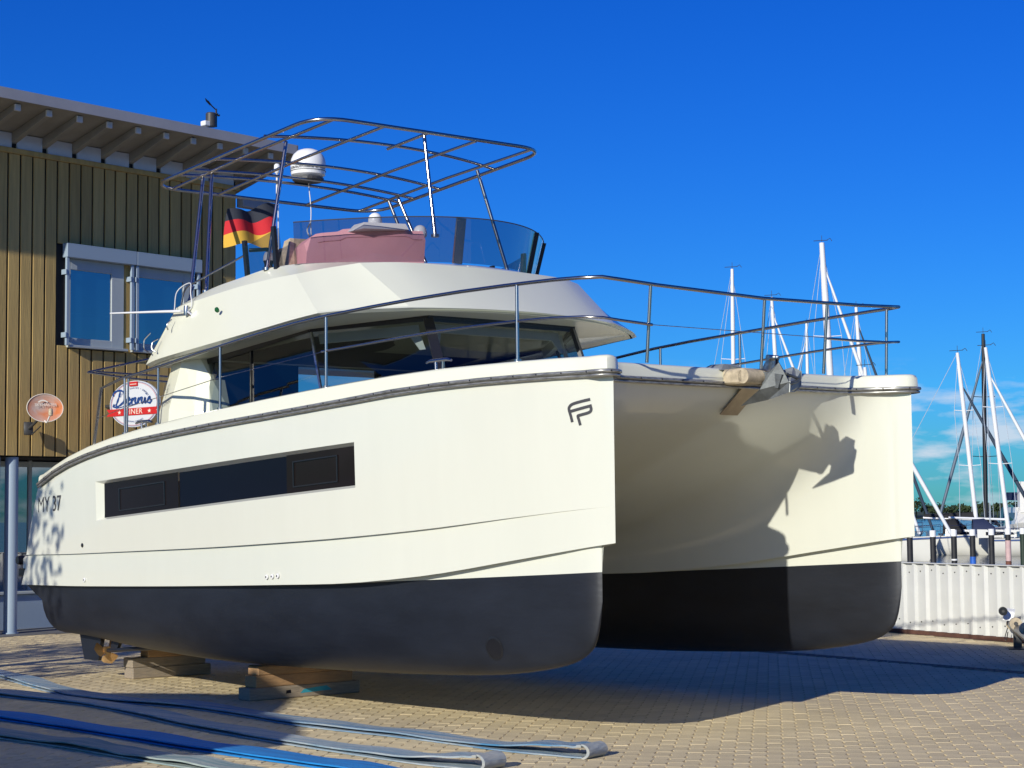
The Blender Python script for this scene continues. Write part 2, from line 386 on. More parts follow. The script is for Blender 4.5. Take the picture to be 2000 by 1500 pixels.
prof = PC((-60, 6), (60, 7), (120, 6.5), (154, 7.2), (158, 8.0), (161, 6.5), (165, 4.2), (170, 5.2), (176, 4.6), (182, 5.6), (190, 5), (197, 6), (260, 8), (420, 7))
x = -60.0
while x < 420:
    h = prof(x) * R.uniform(.85, 1.1); y = R.uniform(700, 730)
    fw.tube([(x, y, -.5), (x, y, h * .5)], .25, 5)
    for _ in range(3): clump(fw, (x + R.uniform(-1.2, 1.2), y + R.uniform(-1, 1), h * R.uniform(.45, .72)), 2.4, h * .32, 26, .75, R)
    x += R.uniform(1.2, 2.6)
tag(fw.build('far_wood', 'leaf_far', recalc=False), kind='stuff')

# ------------------------------------------------------------------ catamaran (local X forward, Y to port, Z up, origin on the ground under the bow)
TH = radians(39.3); BO = Vector((2.292841, 15.95342, 0))
FV = Vector((sin(TH), -cos(TH), 0)); TV = Vector((cos(TH), sin(TH), 0))
BK = 1 / 1.106                       # the boat frame is scaled so that its keel meets the timbers on the yard
def bg(u, v, z=0): return BO + FV * u + TV * v + Vector((0, 0, z))           # on the ground, before the scale
def bw(u, v, z): q = BO + FV * u + TV * v; return Vector((q.x * BK, q.y * BK, CAM_H * (1 - BK) + z * BK))
BRZ = atan2(FV.y, FV.x)
boat = empty('power_catamaran', BO, BRZ, 'cream white motor catamaran with black bottom paint propped on timbers in the yard', 'boat')
boat.location = bw(0, 0, 0); boat.scale = (BK, BK, BK)
zr = PC((.06, 2.85), (-1, 2.85), (-2, 2.835), (-3.1, 2.755), (-4.25, 2.68), (-5.33, 2.66 - .0), (-6.86, 2.56), (-7.58, 2.50), (-8.18, 2.425), (-8.65, 2.35), (-9.13, 2.245), (-9.56, 2.115))
zr = PC((.06, 2.85), (-1, 2.85), (-2, 2.83), (-3.1, 2.765), (-4.25, 2.70), (-5.33, 2.645), (-6.86, 2.555), (-7.58, 2.50), (-8.18, 2.425), (-8.65, 2.35), (-9.13, 2.245), (-9.56, 2.115))
zcap = PC((.06, 3.0), (-.8, 3.0), (-1.73, 2.994), (-3.25, 2.935), (-5.08, 2.826), (-6.95, 2.69), (-7.68, 2.615), (-8.05, 2.566), (-8.7, 2.453), (-9.13, 2.353), (-9.5, 2.25))
vg = PC((0, 1.9), (-.1, 1.955), (-.3, 2.03), (-.6, 2.12), (-1.2, 2.22), (-2, 2.33), (-3.5, 2.44), (-5.5, 2.50), (-8, 2.49), (-10.3, 2.40))
vch = PC((0, 1.9), (-.3, 1.985), (-1, 2.085), (-2, 2.22), (-3.3, 2.36), (-5, 2.42), (-8, 2.42), (-10.3, 2.36))
zc = PC((0, 1.475), (-1.0, 1.335), (-2.2, 1.175), (-3.3, 1.09), (-4.2, 1.06), (-6.6, .99), (-10, .914))
zk = PC((0, 1.775), (-1, 1.69), (-2.1, 1.59), (-3.3, 1.51), (-4.2, 1.466), (-5.5, 1.412), (-7.8, 1.34), (-9.8, 1.28))
kst = PC((0, 0), (-.12, 0.001), (-.6, .010), (-2.0, .032), (-4, .036), (-10, .026))
hw = PC((-.166, 0), (-.2, .022), (-.3, .05), (-.6, .085), (-1, .125), (-2, .235), (-3, .32), (-4, .39), (-6, .45), (-8, .45), (-10, .40))
zaf = PC((-.16, 1.24), (-.5, 1.222), (-1.2, 1.188), (-2, 1.15), (-2.8, 1.115), (-3.9, 1.072), (-5, 1.1), (-10, 1.1))
zkeel = PC((-.166, 1.0), (-.19, .86), (-.22, .74), (-.27, .63), (-.36, .555), (-.5, .49), (-.9, .405), (-1.4, .34), (-2.06, .295), (-3.66, .235), (-5.8, .205), (-7.7, .25), (-9.4, .34), (-10, .345))
vin = PC((0, 1.9), (-.1, 1.845), (-.25, 1.74), (-.37, 1.60), (-.43, 1.47), (-.45, 1.36))
ztun = PC((-.45, 2.906), (-.50, 2.80), (-.62, 2.67), (-.8, 2.55), (-1.2, 2.36), (-1.7, 2.16), (-2.4, 1.93), (-3.3, 1.72), (-4.5, 1.65), (-6, 1.62), (-10, 1.60))
wtop = lambda u: min(2.131 + (u + 8.016) * .0518, zr(u) - .04)
wbot = lambda u: 1.693 + (u + 8.01) * .0557
def vout(u, z):
    t = max(0, min(1, (z - zc(u)) / max(.01, zr(u) - zc(u)))); return vch(u) + (vg(u) - vch(u)) * t + .035 * min(1, -u / 1.5) * 4 * t * (1 - t) * .6
def shift(u, z):
    f = max(0, min(1, (-8.6 - u) / .95)); f = f * f * (3 - 2 * f)
    s = .42 * (2.25 - z) / .97 if z > 1.28 else .42 + .20 * min(1, (1.28 - z) / .3)
    if z < .90: s = .22 - (.9 - z) * .10
    return u - f * max(0, s)
UST = [0, -.03, -.06, -.1, -.14, -.166, -.178, -.19, -.205, -.22, -.24, -.27, -.31, -.36, -.42, -.449, -.451, -.52, -.62, -.75, -.9, -1.1, -1.35, -1.6, -1.9, -2.2, -2.6, -2.975, -3.4, -3.8, -4.2, -4.7, -5.2, -5.7, -6.2, -6.7, -7.2, -7.6, -8.013, -8.4, -8.8, -9.1, -9.35, -9.56]
NB = 8; NA = 22
def ring(u):
    z_r, z_c, z_k = zr(u), zc(u), zk(u); zu = z_c + .012
    low = u <= -.166
    h = hw(u) if low else 0.0
    ci = h + min(.07, -u * .5); za = min(zaf(u), z_c - .004) if low else zu
    kz = zkeel(u) if low else zu
    up = [(vg(u), z_r), (vout(u, (z_r + wtop(u)) / 2), (z_r + wtop(u)) / 2), (vout(u, wtop(u)), wtop(u)), (vout(u, wbot(u)), wbot(u)), (vout(u, z_k), z_k), (vout(u, z_k) - kst(u), z_k - .004), (vch(u), z_c), (1.9 + h, zu), (1.9 + h, za)]
    blk = []
    for j in range(1, 2 * NB):
        a = pi * j / (2 * NB); c = cos(a); s_ = sin(a); p = 2 / 2.7
        blk.append((1.9 + h * math.copysign(abs(c) ** p, c), za - (za - kz) * s_ ** p))
    dn = [(1.9 - h, za), (1.9 - h, zu), (1.9 - ci, z_c)]
    v0 = 1.9 - ci
    e = PC((-.45, 6), (-.7, 4.6), (-1.1, 3.7), (-2, 3.1), (-3.5, 2.9), (-10, 2.8))(u); a1 = pi / 2; z1 = ztun(u)
    if u > -.45:
        f = min(.9999, vin(u) / max(v0, .01)); a1 = math.acos(f ** (e / 2)); z1 = z_c + (z_r - z_c) / sin(a1) ** (2 / e)
    for j in range(1, NA + 1):
        a = min(a1, pi / 2 * j / NA)
        if u > -.004: dn.append((1.9, z_c + (z_r - z_c) * min(1, j / (NA * .4))))
        else: dn.append((v0 * cos(a) ** (2 / e), z_c + (z1 - z_c) * sin(a) ** (2 / e)))
    return up, blk, dn
RG = [(u,) + ring(u) for u in UST]
iw0, iw1 = UST.index(-8.013), UST.index(-2.975)
nup = len(RG[0][1])
def to3(u, pts, sg): return [(shift(u, z), v * sg, z) for v, z in pts]
for sg in (-1, 1):
    h = MB()
    RO = [r for r in RG if r[0] not in (-.451, -.449)]; jw0, jw1 = [r[0] for r in RO].index(-8.013), [r[0] for r in RO].index(-2.975)
    h.loft([to3(u, a[:5], sg) for u, a, b, c in RO], skip=lambda i, k: k == 2 and jw1 <= i < jw0)
    h.loft([to3(u, a[4:6], sg) for u, a, b, c in RO]); h.loft([to3(u, a[5:7], sg) for u, a, b, c in RO]); h.loft([to3(u, a[6:8], sg) for u, a, b, c in RO]); h.loft([to3(u, a[7:], sg) for u, a, b, c in RO])
    for q0, q1 in ((0, 2), (1, 3), (2, NA + 3)):
        h.loft([to3(u, c[q0:q1], sg) for u, a, b, c in RG])
    u, a, b_, c = RG[-1]
    cap = to3(u, a, sg) + to3(u, c, sg); h.add(cap, [tuple(range(len(cap)))])
    hull = h.build('hull', 'gel', boat, smooth=38, recalc=False)
    k = MB()
    k.loft([to3(u, [a[-1]] + b + [c[0]], sg) for u, a, b, c in RO if u <= -.166])
    cap = to3(u, [a[-1]] + b_ + [c[0]], sg); k.add(cap, [tuple(range(len(cap)))])
    k.build('underbody', 'black', boat, smooth=40)
    # recessed hull window
    hwn = MB(); D = .075
    def sp(u, z, d=0.0): return Vector((u, sg * (vout(u, z) - d), z))
    us = [UST[i] for i in range(iw1, iw0 + 1)]
    mT = lambda u: wtop(u) - .035; mB = lambda u: wbot(u) + .028
    uf, ua = us[0] - .04, us[-1] + .095
    cl = lambda u: max(ua, min(uf, u))
    rows = [[sp(u, wtop(u)) for u in us], [sp(cl(u), mT(cl(u)), D) for u in us]]
    hwn.loft(rows)
    hwn.loft([[sp(cl(u), mB(cl(u)), D * .75) for u in us], [sp(u, wbot(u)) for u in us]])
    for q, qc in ((us[0], uf), (us[-1], ua)):
        hwn.add([sp(q, wtop(q)), sp(q, wbot(q)), sp(qc, mB(qc), D * .75), sp(qc, mT(qc), D)], [(0, 1, 2, 3)])
    hw_o = hwn.build('hull_window', 'gel', boat, smooth=30)
    cuts = [uf, -4.14, -6.21, ua]
    for n_ in range(3):
        p = MB(); a_, b_2 = cuts[n_] - .006, cuts[n_ + 1] + .006; st = [a_ + (b_2 - a_) * j / 8 for j in range(9)]
        dd = D * .95 - (.012 if n_ != 1 else 0)
        p.loft([[sp(u, mT(u) + .012, dd) for u in st], [sp(u, mB(u) - .012, dd - .004) for u in st]])
        pane = p.build('pane', 'navy' if n_ == 1 else 'browng', hw_o, smooth=30)
    for a_, b_2 in ((-4.42, -5.05 + .45), (-6.75, -7.62)):
        pass
    for a_, b_2 in ((-3.30, -4.02), (-6.5, -7.55)):
        hatch = MB()
        for (ua_, ub_, lo, hi) in ((a_, a_ - .016, .05, .30), (b_2 + .016, b_2, .05, .30), (a_, b_2, .05, .062), (a_, b_2, .29, .302)):
            st = [ua_ + (ub_ - ua_) * j / 6 for j in range(7)]
            hatch.loft([[sp(u, mB(u) + hi, D - .028) for u in st], [sp(u, mB(u) + lo, D - .028) for u in st], [sp(u, mB(u) + lo, D - .010) for u in st], [sp(u, mB(u) + hi, D - .010) for u in st]], close=False)
        hatch.build('hatch_frame', 'blackp', hw_o)
# --- outline of the deck (half), from centre front round the bow to the stern
def outline():
    half = [(-.45, 0), (-.45, .5), (-.45, 1.0), (-.45, 1.36), (-.435, 1.48), (-.37, 1.59), (-.24, 1.69), (-.09, 1.77), (0.0, 1.84), (.035, 1.91), (.02, 1.985), (-.07, 2.03)]
    half += [(u, vg(u) + .03) for u in (-.2, -.35, -.6, -.9, -1.3, -1.8, -2.4, -3, -3.7, -4.5, -5.3, -6.1, -6.9, -7.6, -8.2, -8.7, -9.1, -9.45, -9.56)]
    return half
OL = outline(); full = [(u, -v) for u, v in reversed(OL[1:])] + OL
dk = MB()
def off(i, d):
    p = full[i]; a_ = full[max(0, i - 1)]; b_ = full[min(len(full) - 1, i + 1)]; t = Vector((b_[0] - a_[0], b_[1] - a_[1])); t.normalize()
    nrm = Vector((t.y, -t.x));           # outward of the deck
    return (p[0] - nrm.x * -d, p[1] - nrm.y * -d)
def osign():
    p = off(0, .1); return 1 if abs(p[1]) > abs(full[0][1]) else -1
SG = osign()
rows = []
for d, fz in ((-.03, lambda u: zr(u) - .008), (.0, lambda u: zr(u) - .004), (-.008, lambda u: zr(u) + (zcap(u) - zr(u)) * .75), (-.022, lambda u: zcap(u) - .012), (-.05, lambda u: zcap(u)), (-.11, lambda u: zcap(u) - .002), (-.15, lambda u: zcap(u) - .07)):
    rows.append([(*off(i, d * SG), fz(full[i][0])) for i in range(len(full))])
dk.loft(rows)
lastr = rows[-1]; n_ = len(lastr)
dk.add(lastr, fillpoly([(q[0], q[1], 0) for q in lastr]))
dk.build('deck', 'gel2', boat, smooth=40)
rr = MB(); rr.tube([(*off(i, .012 * SG), zr(full[i][0]) + .016) for i in range(len(full))], .017, 8)
rr.tube([(*off(i, .004 * SG), zr(full[i][0]) - .016) for i in range(len(full))], .013, 8)
rubr = rr.build('rub_rail', 'rub', boat, smooth=60)
rs = MB(); acc = 0
for i in range(1, len(full)):
    a_ = Vector((*off(i - 1, .03 * SG), zr(full[i - 1][0]) + .016)); b_ = Vector((*off(i, .03 * SG), zr(full[i][0]) + .016)); L = (b_ - a_).length; t = .25 - acc
    while t < L:
        p = a_ + (b_ - a_) * (t / L); rs.lathe([(.006, -.006), (.006, .006)], p, 6); t += .25
    acc = (acc + L) % .25
tag(rs.build('rivet', 'blackp', rubr), kind='stuff')

# --- saloon
def sal(u, v, z): return Vector((u, v, z))
for sg in (-1, 1):
    A0, A1 = sal(-7.0, sg * 1.62, 3.46), sal(-6.75, sg * 1.74, 2.55)
    B0, B1 = sal(-4.86, sg * 1.66, 3.64), sal(-4.40, sg * 1.76, 2.60)
    C0, C1 = sal(-3.76, sg * .97, 3.70), sal(-3.30, sg * 1.0, 2.62)
    nS = Vector((0, sg, 0))
    def pn(a, b, c, d, nm='saloon_window'): MB().add([a, b, c, d], [(0, 1, 2, 3)]).build(nm, 'saloon', boat, recalc=False)
    S0, S1 = A0.lerp(B0, .46), A1.lerp(B1, .46)
    pn(A0, S0, S1, A1); pn(S0, B0, B1, S1); pn(B0, C0, C1, B1)
    if sg > 0: pn(C0, sal(-3.76, -.97, 3.70), sal(-3.30, -1.0, 2.62), C1)
    # black pillars and the slim joints
    pl = MB()
    def bar(p, q, w, dd=.03, mb=pl):
        p, q = Vector(p), Vector(q); t = (q - p).normalized(); o_ = Vector((p.x + 5.5, p.y, 0)).normalized(); s_ = t.cross(o_).normalized() * w / 2; o_ = o_ * dd
        mb.hexa([p - s_ - o_, p + s_ - o_, q + s_ - o_, q - s_ - o_, p - s_ + o_ * .4, p + s_ + o_ * .4, q + s_ + o_ * .4, q - s_ + o_ * .4])
    bar(C0, C1, .10); pl.build('window_pillar', 'blackp', boat)
    p2 = MB(); bar(B0, B1, .022, .02, p2); p2.build('window_joint', 'steel_dull', boat)
    p3 = MB(); bar(S0 + Vector((-.05, 0, 0)), S1 + Vector((-.2, 0, 0)), .05, .02, p3); p3.build('window_joint', 'blackp', boat)
    hd = MB()
    for a, b in ((A0, B0), (B0, C0)):
        nrm = (b - a).cross(Vector((0, 0, 1))).normalized() * (sg) * -1
        o1 = nrm * .02
        hd.hexa([a + o1, b + o1, b + o1 + Vector((-.03, 0, .09)), a + o1 + Vector((-.03, 0, .09)), a - o1, b - o1, b - o1 + Vector((-.03, 0, .09)), a - o1 + Vector((-.03, 0, .09))])
        hd.hexa([a + o1 + Vector((0, 0, -.035)), b + o1 + Vector((0, 0, -.035)), b + o1, a + o1, a + o1 * .3 + Vector((0, 0, -.035)), b + o1 * .3 + Vector((0, 0, -.035)), b + o1 * .3, a + o1 * .3])
    hd.build('window_header', 'blackp', boat)
    # roller blind cassette with its bracket, seen through the corner pane
    bl = MB(); a = B0.lerp(C0, .08) + Vector((-.10, -sg * .06, -.05)); b = B0.lerp(C0, .93) + Vector((-.10, -sg * .06, -.05))
    dn_ = Vector((.03, 0, -.10)); i_ = Vector((-.06, -sg * .03, 0))
    bl.hexa([a, b, b + dn_, a + dn_, a + i_, b + i_, b + dn_ + i_, a + dn_ + i_])
    t = (b - a).normalized()
    bl.prism([b - t * .12 + dn_, b + dn_, b + Vector((.12, 0, -.26)), b - t * .05 + Vector((.10, 0, -.26))], i_ * .4)
    bl.build('blind_cassette', 'blind', boat)
bl = MB(); a = sal(-3.88, -.86, 3.66); b = sal(-3.88, .86, 3.66)
bl.hexa([a, b, b + Vector((.03, 0, -.09)), a + Vector((.03, 0, -.09)), a + Vector((-.06, 0, 0)), b + Vector((-.06, 0, 0)), b + Vector((-.03, 0, -.09)), a + Vector((-.03, 0, -.09))])
for q, s_ in ((a, 1), (b, -1)): bl.prism([q + Vector((.03, 0, -.09)), q + Vector((.03, s_ * .12, -.09)), q + Vector((.10, s_ * .05, -.23)), q + Vector((.10, 0, -.23))], (-.02, 0, 0))
bl.build('blind_cassette', 'blind', boat)
hd = MB(); hd.box(-3.80, -3.74, -.98, .98, 3.70, 3.79); hd.box(-3.775, -3.745, -.98, .98, 3.665, 3.70); hd.build('window_header', 'blackp', boat)
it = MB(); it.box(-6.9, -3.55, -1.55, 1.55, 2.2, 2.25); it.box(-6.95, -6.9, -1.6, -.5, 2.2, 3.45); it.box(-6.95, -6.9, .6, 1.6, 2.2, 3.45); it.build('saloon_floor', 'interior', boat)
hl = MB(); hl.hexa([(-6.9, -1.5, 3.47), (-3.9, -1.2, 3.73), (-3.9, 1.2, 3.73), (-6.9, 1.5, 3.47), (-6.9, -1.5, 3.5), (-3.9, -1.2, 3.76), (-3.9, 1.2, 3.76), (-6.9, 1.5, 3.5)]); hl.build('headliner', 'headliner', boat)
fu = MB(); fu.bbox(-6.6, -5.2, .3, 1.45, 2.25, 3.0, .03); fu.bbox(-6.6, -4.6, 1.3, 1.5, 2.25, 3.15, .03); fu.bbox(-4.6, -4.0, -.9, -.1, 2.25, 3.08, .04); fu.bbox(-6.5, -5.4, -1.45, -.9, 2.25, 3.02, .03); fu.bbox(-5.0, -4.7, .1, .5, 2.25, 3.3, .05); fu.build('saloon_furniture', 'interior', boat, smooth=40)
# white fin pillar at the saloon's aft end, both sides
for sg in (-1, 1):
    f = MB()
    tp = [(-7.52, 1.78, 3.50), (-7.18, 1.84, 3.52), (-7.04, 1.74, 3.54), (-7.04, 1.45, 3.54), (-7.52, 1.45, 3.50)]
    md = [(-7.74, 1.84, 2.90), (-7.36, 1.92, 2.93), (-7.03, 1.78, 2.90), (-6.72, 1.5, 2.88), (-7.74, 1.5, 2.90)]
    bt = [(-7.86, 1.88, 2.58), (-7.34, 1.95, 2.60), (-7.0, 1.80, 2.60), (-6.66, 1.5, 2.60), (-7.86, 1.5, 2.58)]
    f.loft([[(x_, y_ * sg, z_) for x_, y_, z_ in q] for q in (tp, md, bt)], close=True)
    f.build('saloon_fin', 'gel2', boat)

# --- flybridge coaming
lip = [(-7.72, 2.02, 3.455), (-7.4, 2.08, 3.48), (-7.0, 2.11, 3.505), (-6.0, 2.15, 3.56), (-5.0, 2.16, 3.625), (-4.4, 2.15, 3.67), (-4.0, 2.13, 3.695), (-3.79, 1.86, 3.725), (-3.52, 1.36, 3.755), (-3.43, 1.02, 3.765), (-3.36, .58, 3.775), (-3.32, 0, 3.78)]
shd = [(-7.18, 1.93, 4.06), (-7.0, 1.92, 4.085), (-6.7, 1.91, 4.11), (-6.0, 1.88, 4.165), (-5.5, 1.85, 4.19), (-5.2, 1.83, 4.20), (-4.92, 1.80, 4.205), (-4.6, 1.68, 4.235), (-4.24, 1.47, 4.27), (-4.09, 1.1, 4.29), (-4.04, .6, 4.30), (-4.02, 0, 4.30)]
def parab(v): return -4.09 - 1.18 * (v / 1.62) ** 2
rim = [(-7.12, 1.78, 4.16), (-6.9, 1.76, 4.21), (-6.6, 1.74, 4.26), (-6.1, 1.71, 4.31), (-5.75, 1.69, 4.345), (-5.5, 1.66, 4.36), (parab(1.55) , 1.55, 4.365), (parab(1.42), 1.42, 4.365), (parab(1.22), 1.22, 4.36), (parab(.92), .92, 4.35), (parab(.5), .5, 4.34), (parab(0), 0, 4.335)]
def fullp(h): return [(u, -v, z) for u, v, z in h] + [(u, v, z) for u, v, z in reversed(h[:-1])]
def refine(P, idx, k=3):
    """split a polyline into k pieces per segment, smooth between the corner indices, creased at idx"""
    o = []; cs = [0] + idx + [len(P) - 1]
    for a, b in zip(cs, cs[1:]):
        seg = curve_pts(P[a:b + 1], k); o += seg[:-1]
    return o + [Vector(P[-1])]
n2 = len(lip) * 2 - 2
cidx = [6, 8, n2 - 8, n2 - 6]
L3, S3, R3 = (refine(fullp(h), cidx) for h in (lip, shd, rim))
lipin = [Vector((p.x + (.0 if p.x < -6 else -.03), p.y * .985, p.z - .028)) for p in L3]
cm = MB()
def lerp_r(a, b, t): return [p.lerp(q, t) for p, q in zip(a, b)]
cm.loft([[p + Vector((-.05, 0, -.03)) if abs(p.y) < 1.9 else Vector((p.x, p.y * .97, p.z - .022)) for p in L3], L3, lerp_r(L3, S3, .035), S3, lerp_r(S3, R3, .12), lerp_r(S3, R3, .6), R3])
nn = len(R3)
cm.add(R3, fillpoly([(q[0], q[1], 0) for q in R3]))
cm.build('flybridge_coaming', 'gel2', boat, smooth=9)
so = MB(); und = [Vector((p.x - .01, p.y * .96, p.z - .022)) for p in L3]; so.add(und, fillpoly([(q[0], q[1], 0) for q in und]))
so.build('flybridge_soffit', 'gel2', boat)
# aft hook of the overhang
ah = MB()
for sg in (-1, 1):
    ah.hexa([(-7.72, sg * 2.02, 3.455), (-7.95, sg * 1.80, 3.52), (-7.60, sg * 1.80, 3.80), (-7.35, sg * 1.97, 3.85), (-7.70, sg * 1.98, 3.47), (-7.93, sg * 1.78, 3.54), (-7.58, sg * 1.78, 3.80), (-7.3, sg * 1.93, 3.85)])
ah.box(-7.72, -7.1, -1.95, 1.95, 3.46, 3.5)
ah.hexa([(-7.9, -1.8, 3.50), (-7.9, 1.8, 3.50), (-7.1, 1.8, 4.14), (-7.1, -1.8, 4.14), (-7.8, -1.8, 3.47), (-7.8, 1.8, 3.47), (-7.0, 1.8, 4.1), (-7.0, -1.8, 4.1)])
ah.build('flybridge_aft_panel', 'gel2', boat)
# windscreen
def ws(v): return -4.04 - 1.18 * (v / 1.62) ** 2
def screen_rows(v0, v1, n, h):
    b_, t_ = [], []
    for i in range(n + 1):
        v = v0 + (v1 - v0) * i / n; b_.append(Vector((ws(v), v, 4.345))); s_ = 1 + .04
        t_.append(Vector((ws(v) + .10, v * 1.05, 4.345 + h - .03 * (abs(v) / 1.6) ** 2)))
    return b_, t_
b_, t_ = screen_rows(-1.62, 1.62, 36, .465)
wsn = MB(); wsn.loft([b_, t_]); sc = wsn.build('windscreen', 'visor', boat, smooth=60)
wst = MB(); wst.tube(t_, .006, 6); wst.build('edge_trim', 'charcoal', sc)
for sg in (-1, 1):
    e = MB(); e.add([(-5.38, sg * 1.66, 4.36), (-6.02, sg * 1.70, 4.33), (-6.06, sg * 1.74, 4.62), (-5.40, sg * 1.70, 4.76)], [(0, 1, 2, 3)]); e.build('windscreen', 'visor', boat, recalc=False)
    for u_, top in ((-5.47, 4.78), (-6.06, 4.70)):
        MB().hexa([(u_ - .03, sg * 1.665, 4.30), (u_ + .03, sg * 1.665, 4.30), (u_ + .03, sg * 1.70, 4.30), (u_ - .03, sg * 1.70, 4.30), (u_ - .04, sg * 1.70, top), (u_ + .02, sg * 1.70, top), (u_ + .02, sg * 1.735, top), (u_ - .04, sg * 1.735, top)]).build('windscreen_post', 'blackp', boat)
for v in (-.34, .86, 1.40):
    u0, u1 = ws(v), ws(v) + .10; w_ = .058 if v < 0 else .03
    MB().hexa([(u0 - .012, v - w_, 4.335), (u0 + .012, v - w_, 4.335), (u0 + .012, v + w_, 4.335), (u0 - .012, v + w_, 4.335), (u1 - .012, v * 1.05 - w_, 4.80), (u1 + .012, v * 1.05 - w_, 4.80), (u1 + .012, v * 1.05 + w_, 4.80), (u1 - .012, v * 1.05 + w_, 4.80)]).build('windscreen_post', 'steel' if v < 0 else 'blackp', boat)
# console cover
def cs(v): return -4.24 - 1.30 * (v / 1.62) ** 2
ctop = PC((-1.45, 4.60), (-1.36, 4.70), (-1.22, 4.71), (-1.18, 4.735), (-1.0, 4.735), (-.72, 4.735), (-.66, 4.70), (-.55, 4.70))
cv = MB(); vs_ = [-1.45 + .9 * i / 24 for i in range(25)]
fr_ = [(cs(v), v, 4.34) for v in vs_]; md_ = [(cs(v) + .03, v, ctop(v) - .10) for v in vs_]; tp_ = [(cs(v) - .02, v, ctop(v)) for v in vs_]; bk = [(cs(v) - .42, v * .94, ctop(v) - .03) for v in vs_]; bk2 = [(cs(v) - .50, v * .94, 4.34) for v in vs_]
cv.loft([fr_, md_, tp_, bk, bk2])
for i in (0, -1): cv.add([fr_[i], md_[i], tp_[i], bk[i], bk2[i]], [(0, 1, 2, 3, 4)])
cov = cv.build('console_cover', 'cover', boat, smooth=25)
for z_ in (.0,):
    MB().tube([(cs(v) + .035, v, ctop(v) - .095) for v in vs_[2:-1]], .006, 6).build('seam', 'cover', cov, smooth=60)
MB().hexa([(-4.92, -1.16, 4.70), (-4.62, -1.16, 4.70), (-4.42, -.72, 4.70), (-4.72, -.72, 4.70), (-4.88, -1.10, 4.775), (-4.66, -1.12, 4.775), (-4.45, -.74, 4.765), (-4.70, -.74, 4.765)]).build('instrument_pod', 'white', boat)
for c in ((-4.72, -.94, 4.77), (-4.75, -.33, 4.70)):
    MB().lathe([(.02, 0), (.066, .0), (.075, .03), (.073, .06), (.062, .095), (.04, .118), (.015, .128)], c, 18).build('compass_dome', 'white', boat, smooth=50)
st = MB(); st.bbox(-5.95, -5.62, -1.45, -1.0, 4.36, 4.62, .06); st.bbox(-5.75, -5.6, -1.4, -1.05, 4.5, 4.70, .05); st.build('helm_seat', 'charcoal', boat, smooth=40)
hs_ = MB(); hs_.hexa([(-5.70, -1.52, 4.40), (-5.50, -1.52, 4.36), (-5.42, -1.08, 4.36), (-5.62, -1.08, 4.40), (-5.74, -1.42, 4.68), (-5.62, -1.42, 4.70), (-5.56, -1.1, 4.70), (-5.68, -1.1, 4.68)]); hs_.build('helm_seat_cushion', 'tan', boat)
# dome camera on a black bracket
cb = MB(); cb.tube([(-6.06, -1.66, 4.60), (-5.98, -1.60, 4.60), (-5.83, -1.58, 4.59), (-5.80, -1.58, 4.55)], .022, 8); cbo = cb.build('camera_bracket', 'blackp', boat, smooth=50)
MB().lathe([(.015, .10), (.04, .09), (.055, .05), (.06, .0)], (-5.80, -1.58, 4.46), 16).build('dome_cap', 'white', cbo, smooth=50)
MB().lathe([(.058, 0), (.045, -.04), (.05, -.09), (.04, -.13), (.015, -.15)], (-5.80, -1.58, 4.46), 16).build('camera_ball', 'blackp', cbo, smooth=50)
# --- hardtop frame of stainless tube
def fz(u): return 5.86 + .068 * (u + 5) + .012
fr = empty('hardtop_frame', parent=boat)
per = rounded([(-6.5, -1.60, 0), (-4.88, -1.56, 0), (-4.84, 1.56, 0), (-8.38, 1.62, 0), (-8.38, -1.62, 0), (-6.5, -1.60, 0)], .42, 8)
MB().tube([(p.x, p.y, fz(p.x)) for p in per[:-1]], .021, 10, close=True).build('outer_hoop', 'steel', fr, smooth=60)
for v in (-1.33, -.70, .56, 1.36):
    MB().tube([(-4.9, v, fz(-4.9)), (-6.5, v, fz(-6.5) + .02), (-8.35, v, fz(-8.35))], .018, 8).build('lengthwise_tube', 'steel', fr, smooth=60)
MB().tube([(-4.88, -.12, fz(-4.88)), (-5.64, -.12, fz(-5.64))], .018, 8).build('lengthwise_tube', 'steel', fr, smooth=60)
for u_, a_ in ((-5.68, .06), (-6.78, .05), (-7.34, .03), (-7.60, .03)):
    MB().tube([(u_ - .18 * (v / 1.6) ** 2, v, fz(u_) + a_ * (1 - (v / 1.6) ** 2)) for v in [-1.6 + .2 * i for i in range(17)]], .018, 8).build('cross_tube', 'steel', fr, smooth=60)
for t_, b_ in (((-7.50, -1.30, 5.69), (-6.94, -1.69, 4.22)), ((-7.70, -1.30, 5.68), (-7.22, -1.74, 4.12)), ((-5.86, -1.32, 5.80), (-5.64, -1.70, 4.33)), ((-4.95, -.12, 5.86), (-4.76, -.12, 4.72)),
               ((-5.92, 1.38, 5.80), (-5.64, 1.70, 4.33)), ((-7.50, 1.36, 5.69), (-6.94, 1.69, 4.22)), ((-7.70, 1.36, 5.68), (-7.22, 1.74, 4.12))):
    p = MB(); p.tube([t_, b_], .021, 10); p.tube([Vector(b_) + Vector((0, 0, .0)), Vector(b_) + Vector((0, 0, .03))], .045, 10); p.build('post', 'steel', fr, smooth=60)
# radar dome
rd = MB(); rd.lathe([(.10, -.05), (.205, .02), (.212, .09), (.213, .16), (.205, .21), (.18, .265), (.135, .31), (.07, .335), (.01, .34)], (-7.46, 0, 5.80), 28); rdo = rd.build('radar_dome', 'white', boat, smooth=45)
MB().lathe([(.2145, .060), (.2145, .066)], (-7.46, 0, 5.80), 28).build('dome_seam', 'charcoal', rdo)
MB().lathe([(.17, -.06), (.19, -.045), (.19, -.02)], (-7.46, 0, 5.80), 20).build('mount_plate', 'charcoal', rdo)
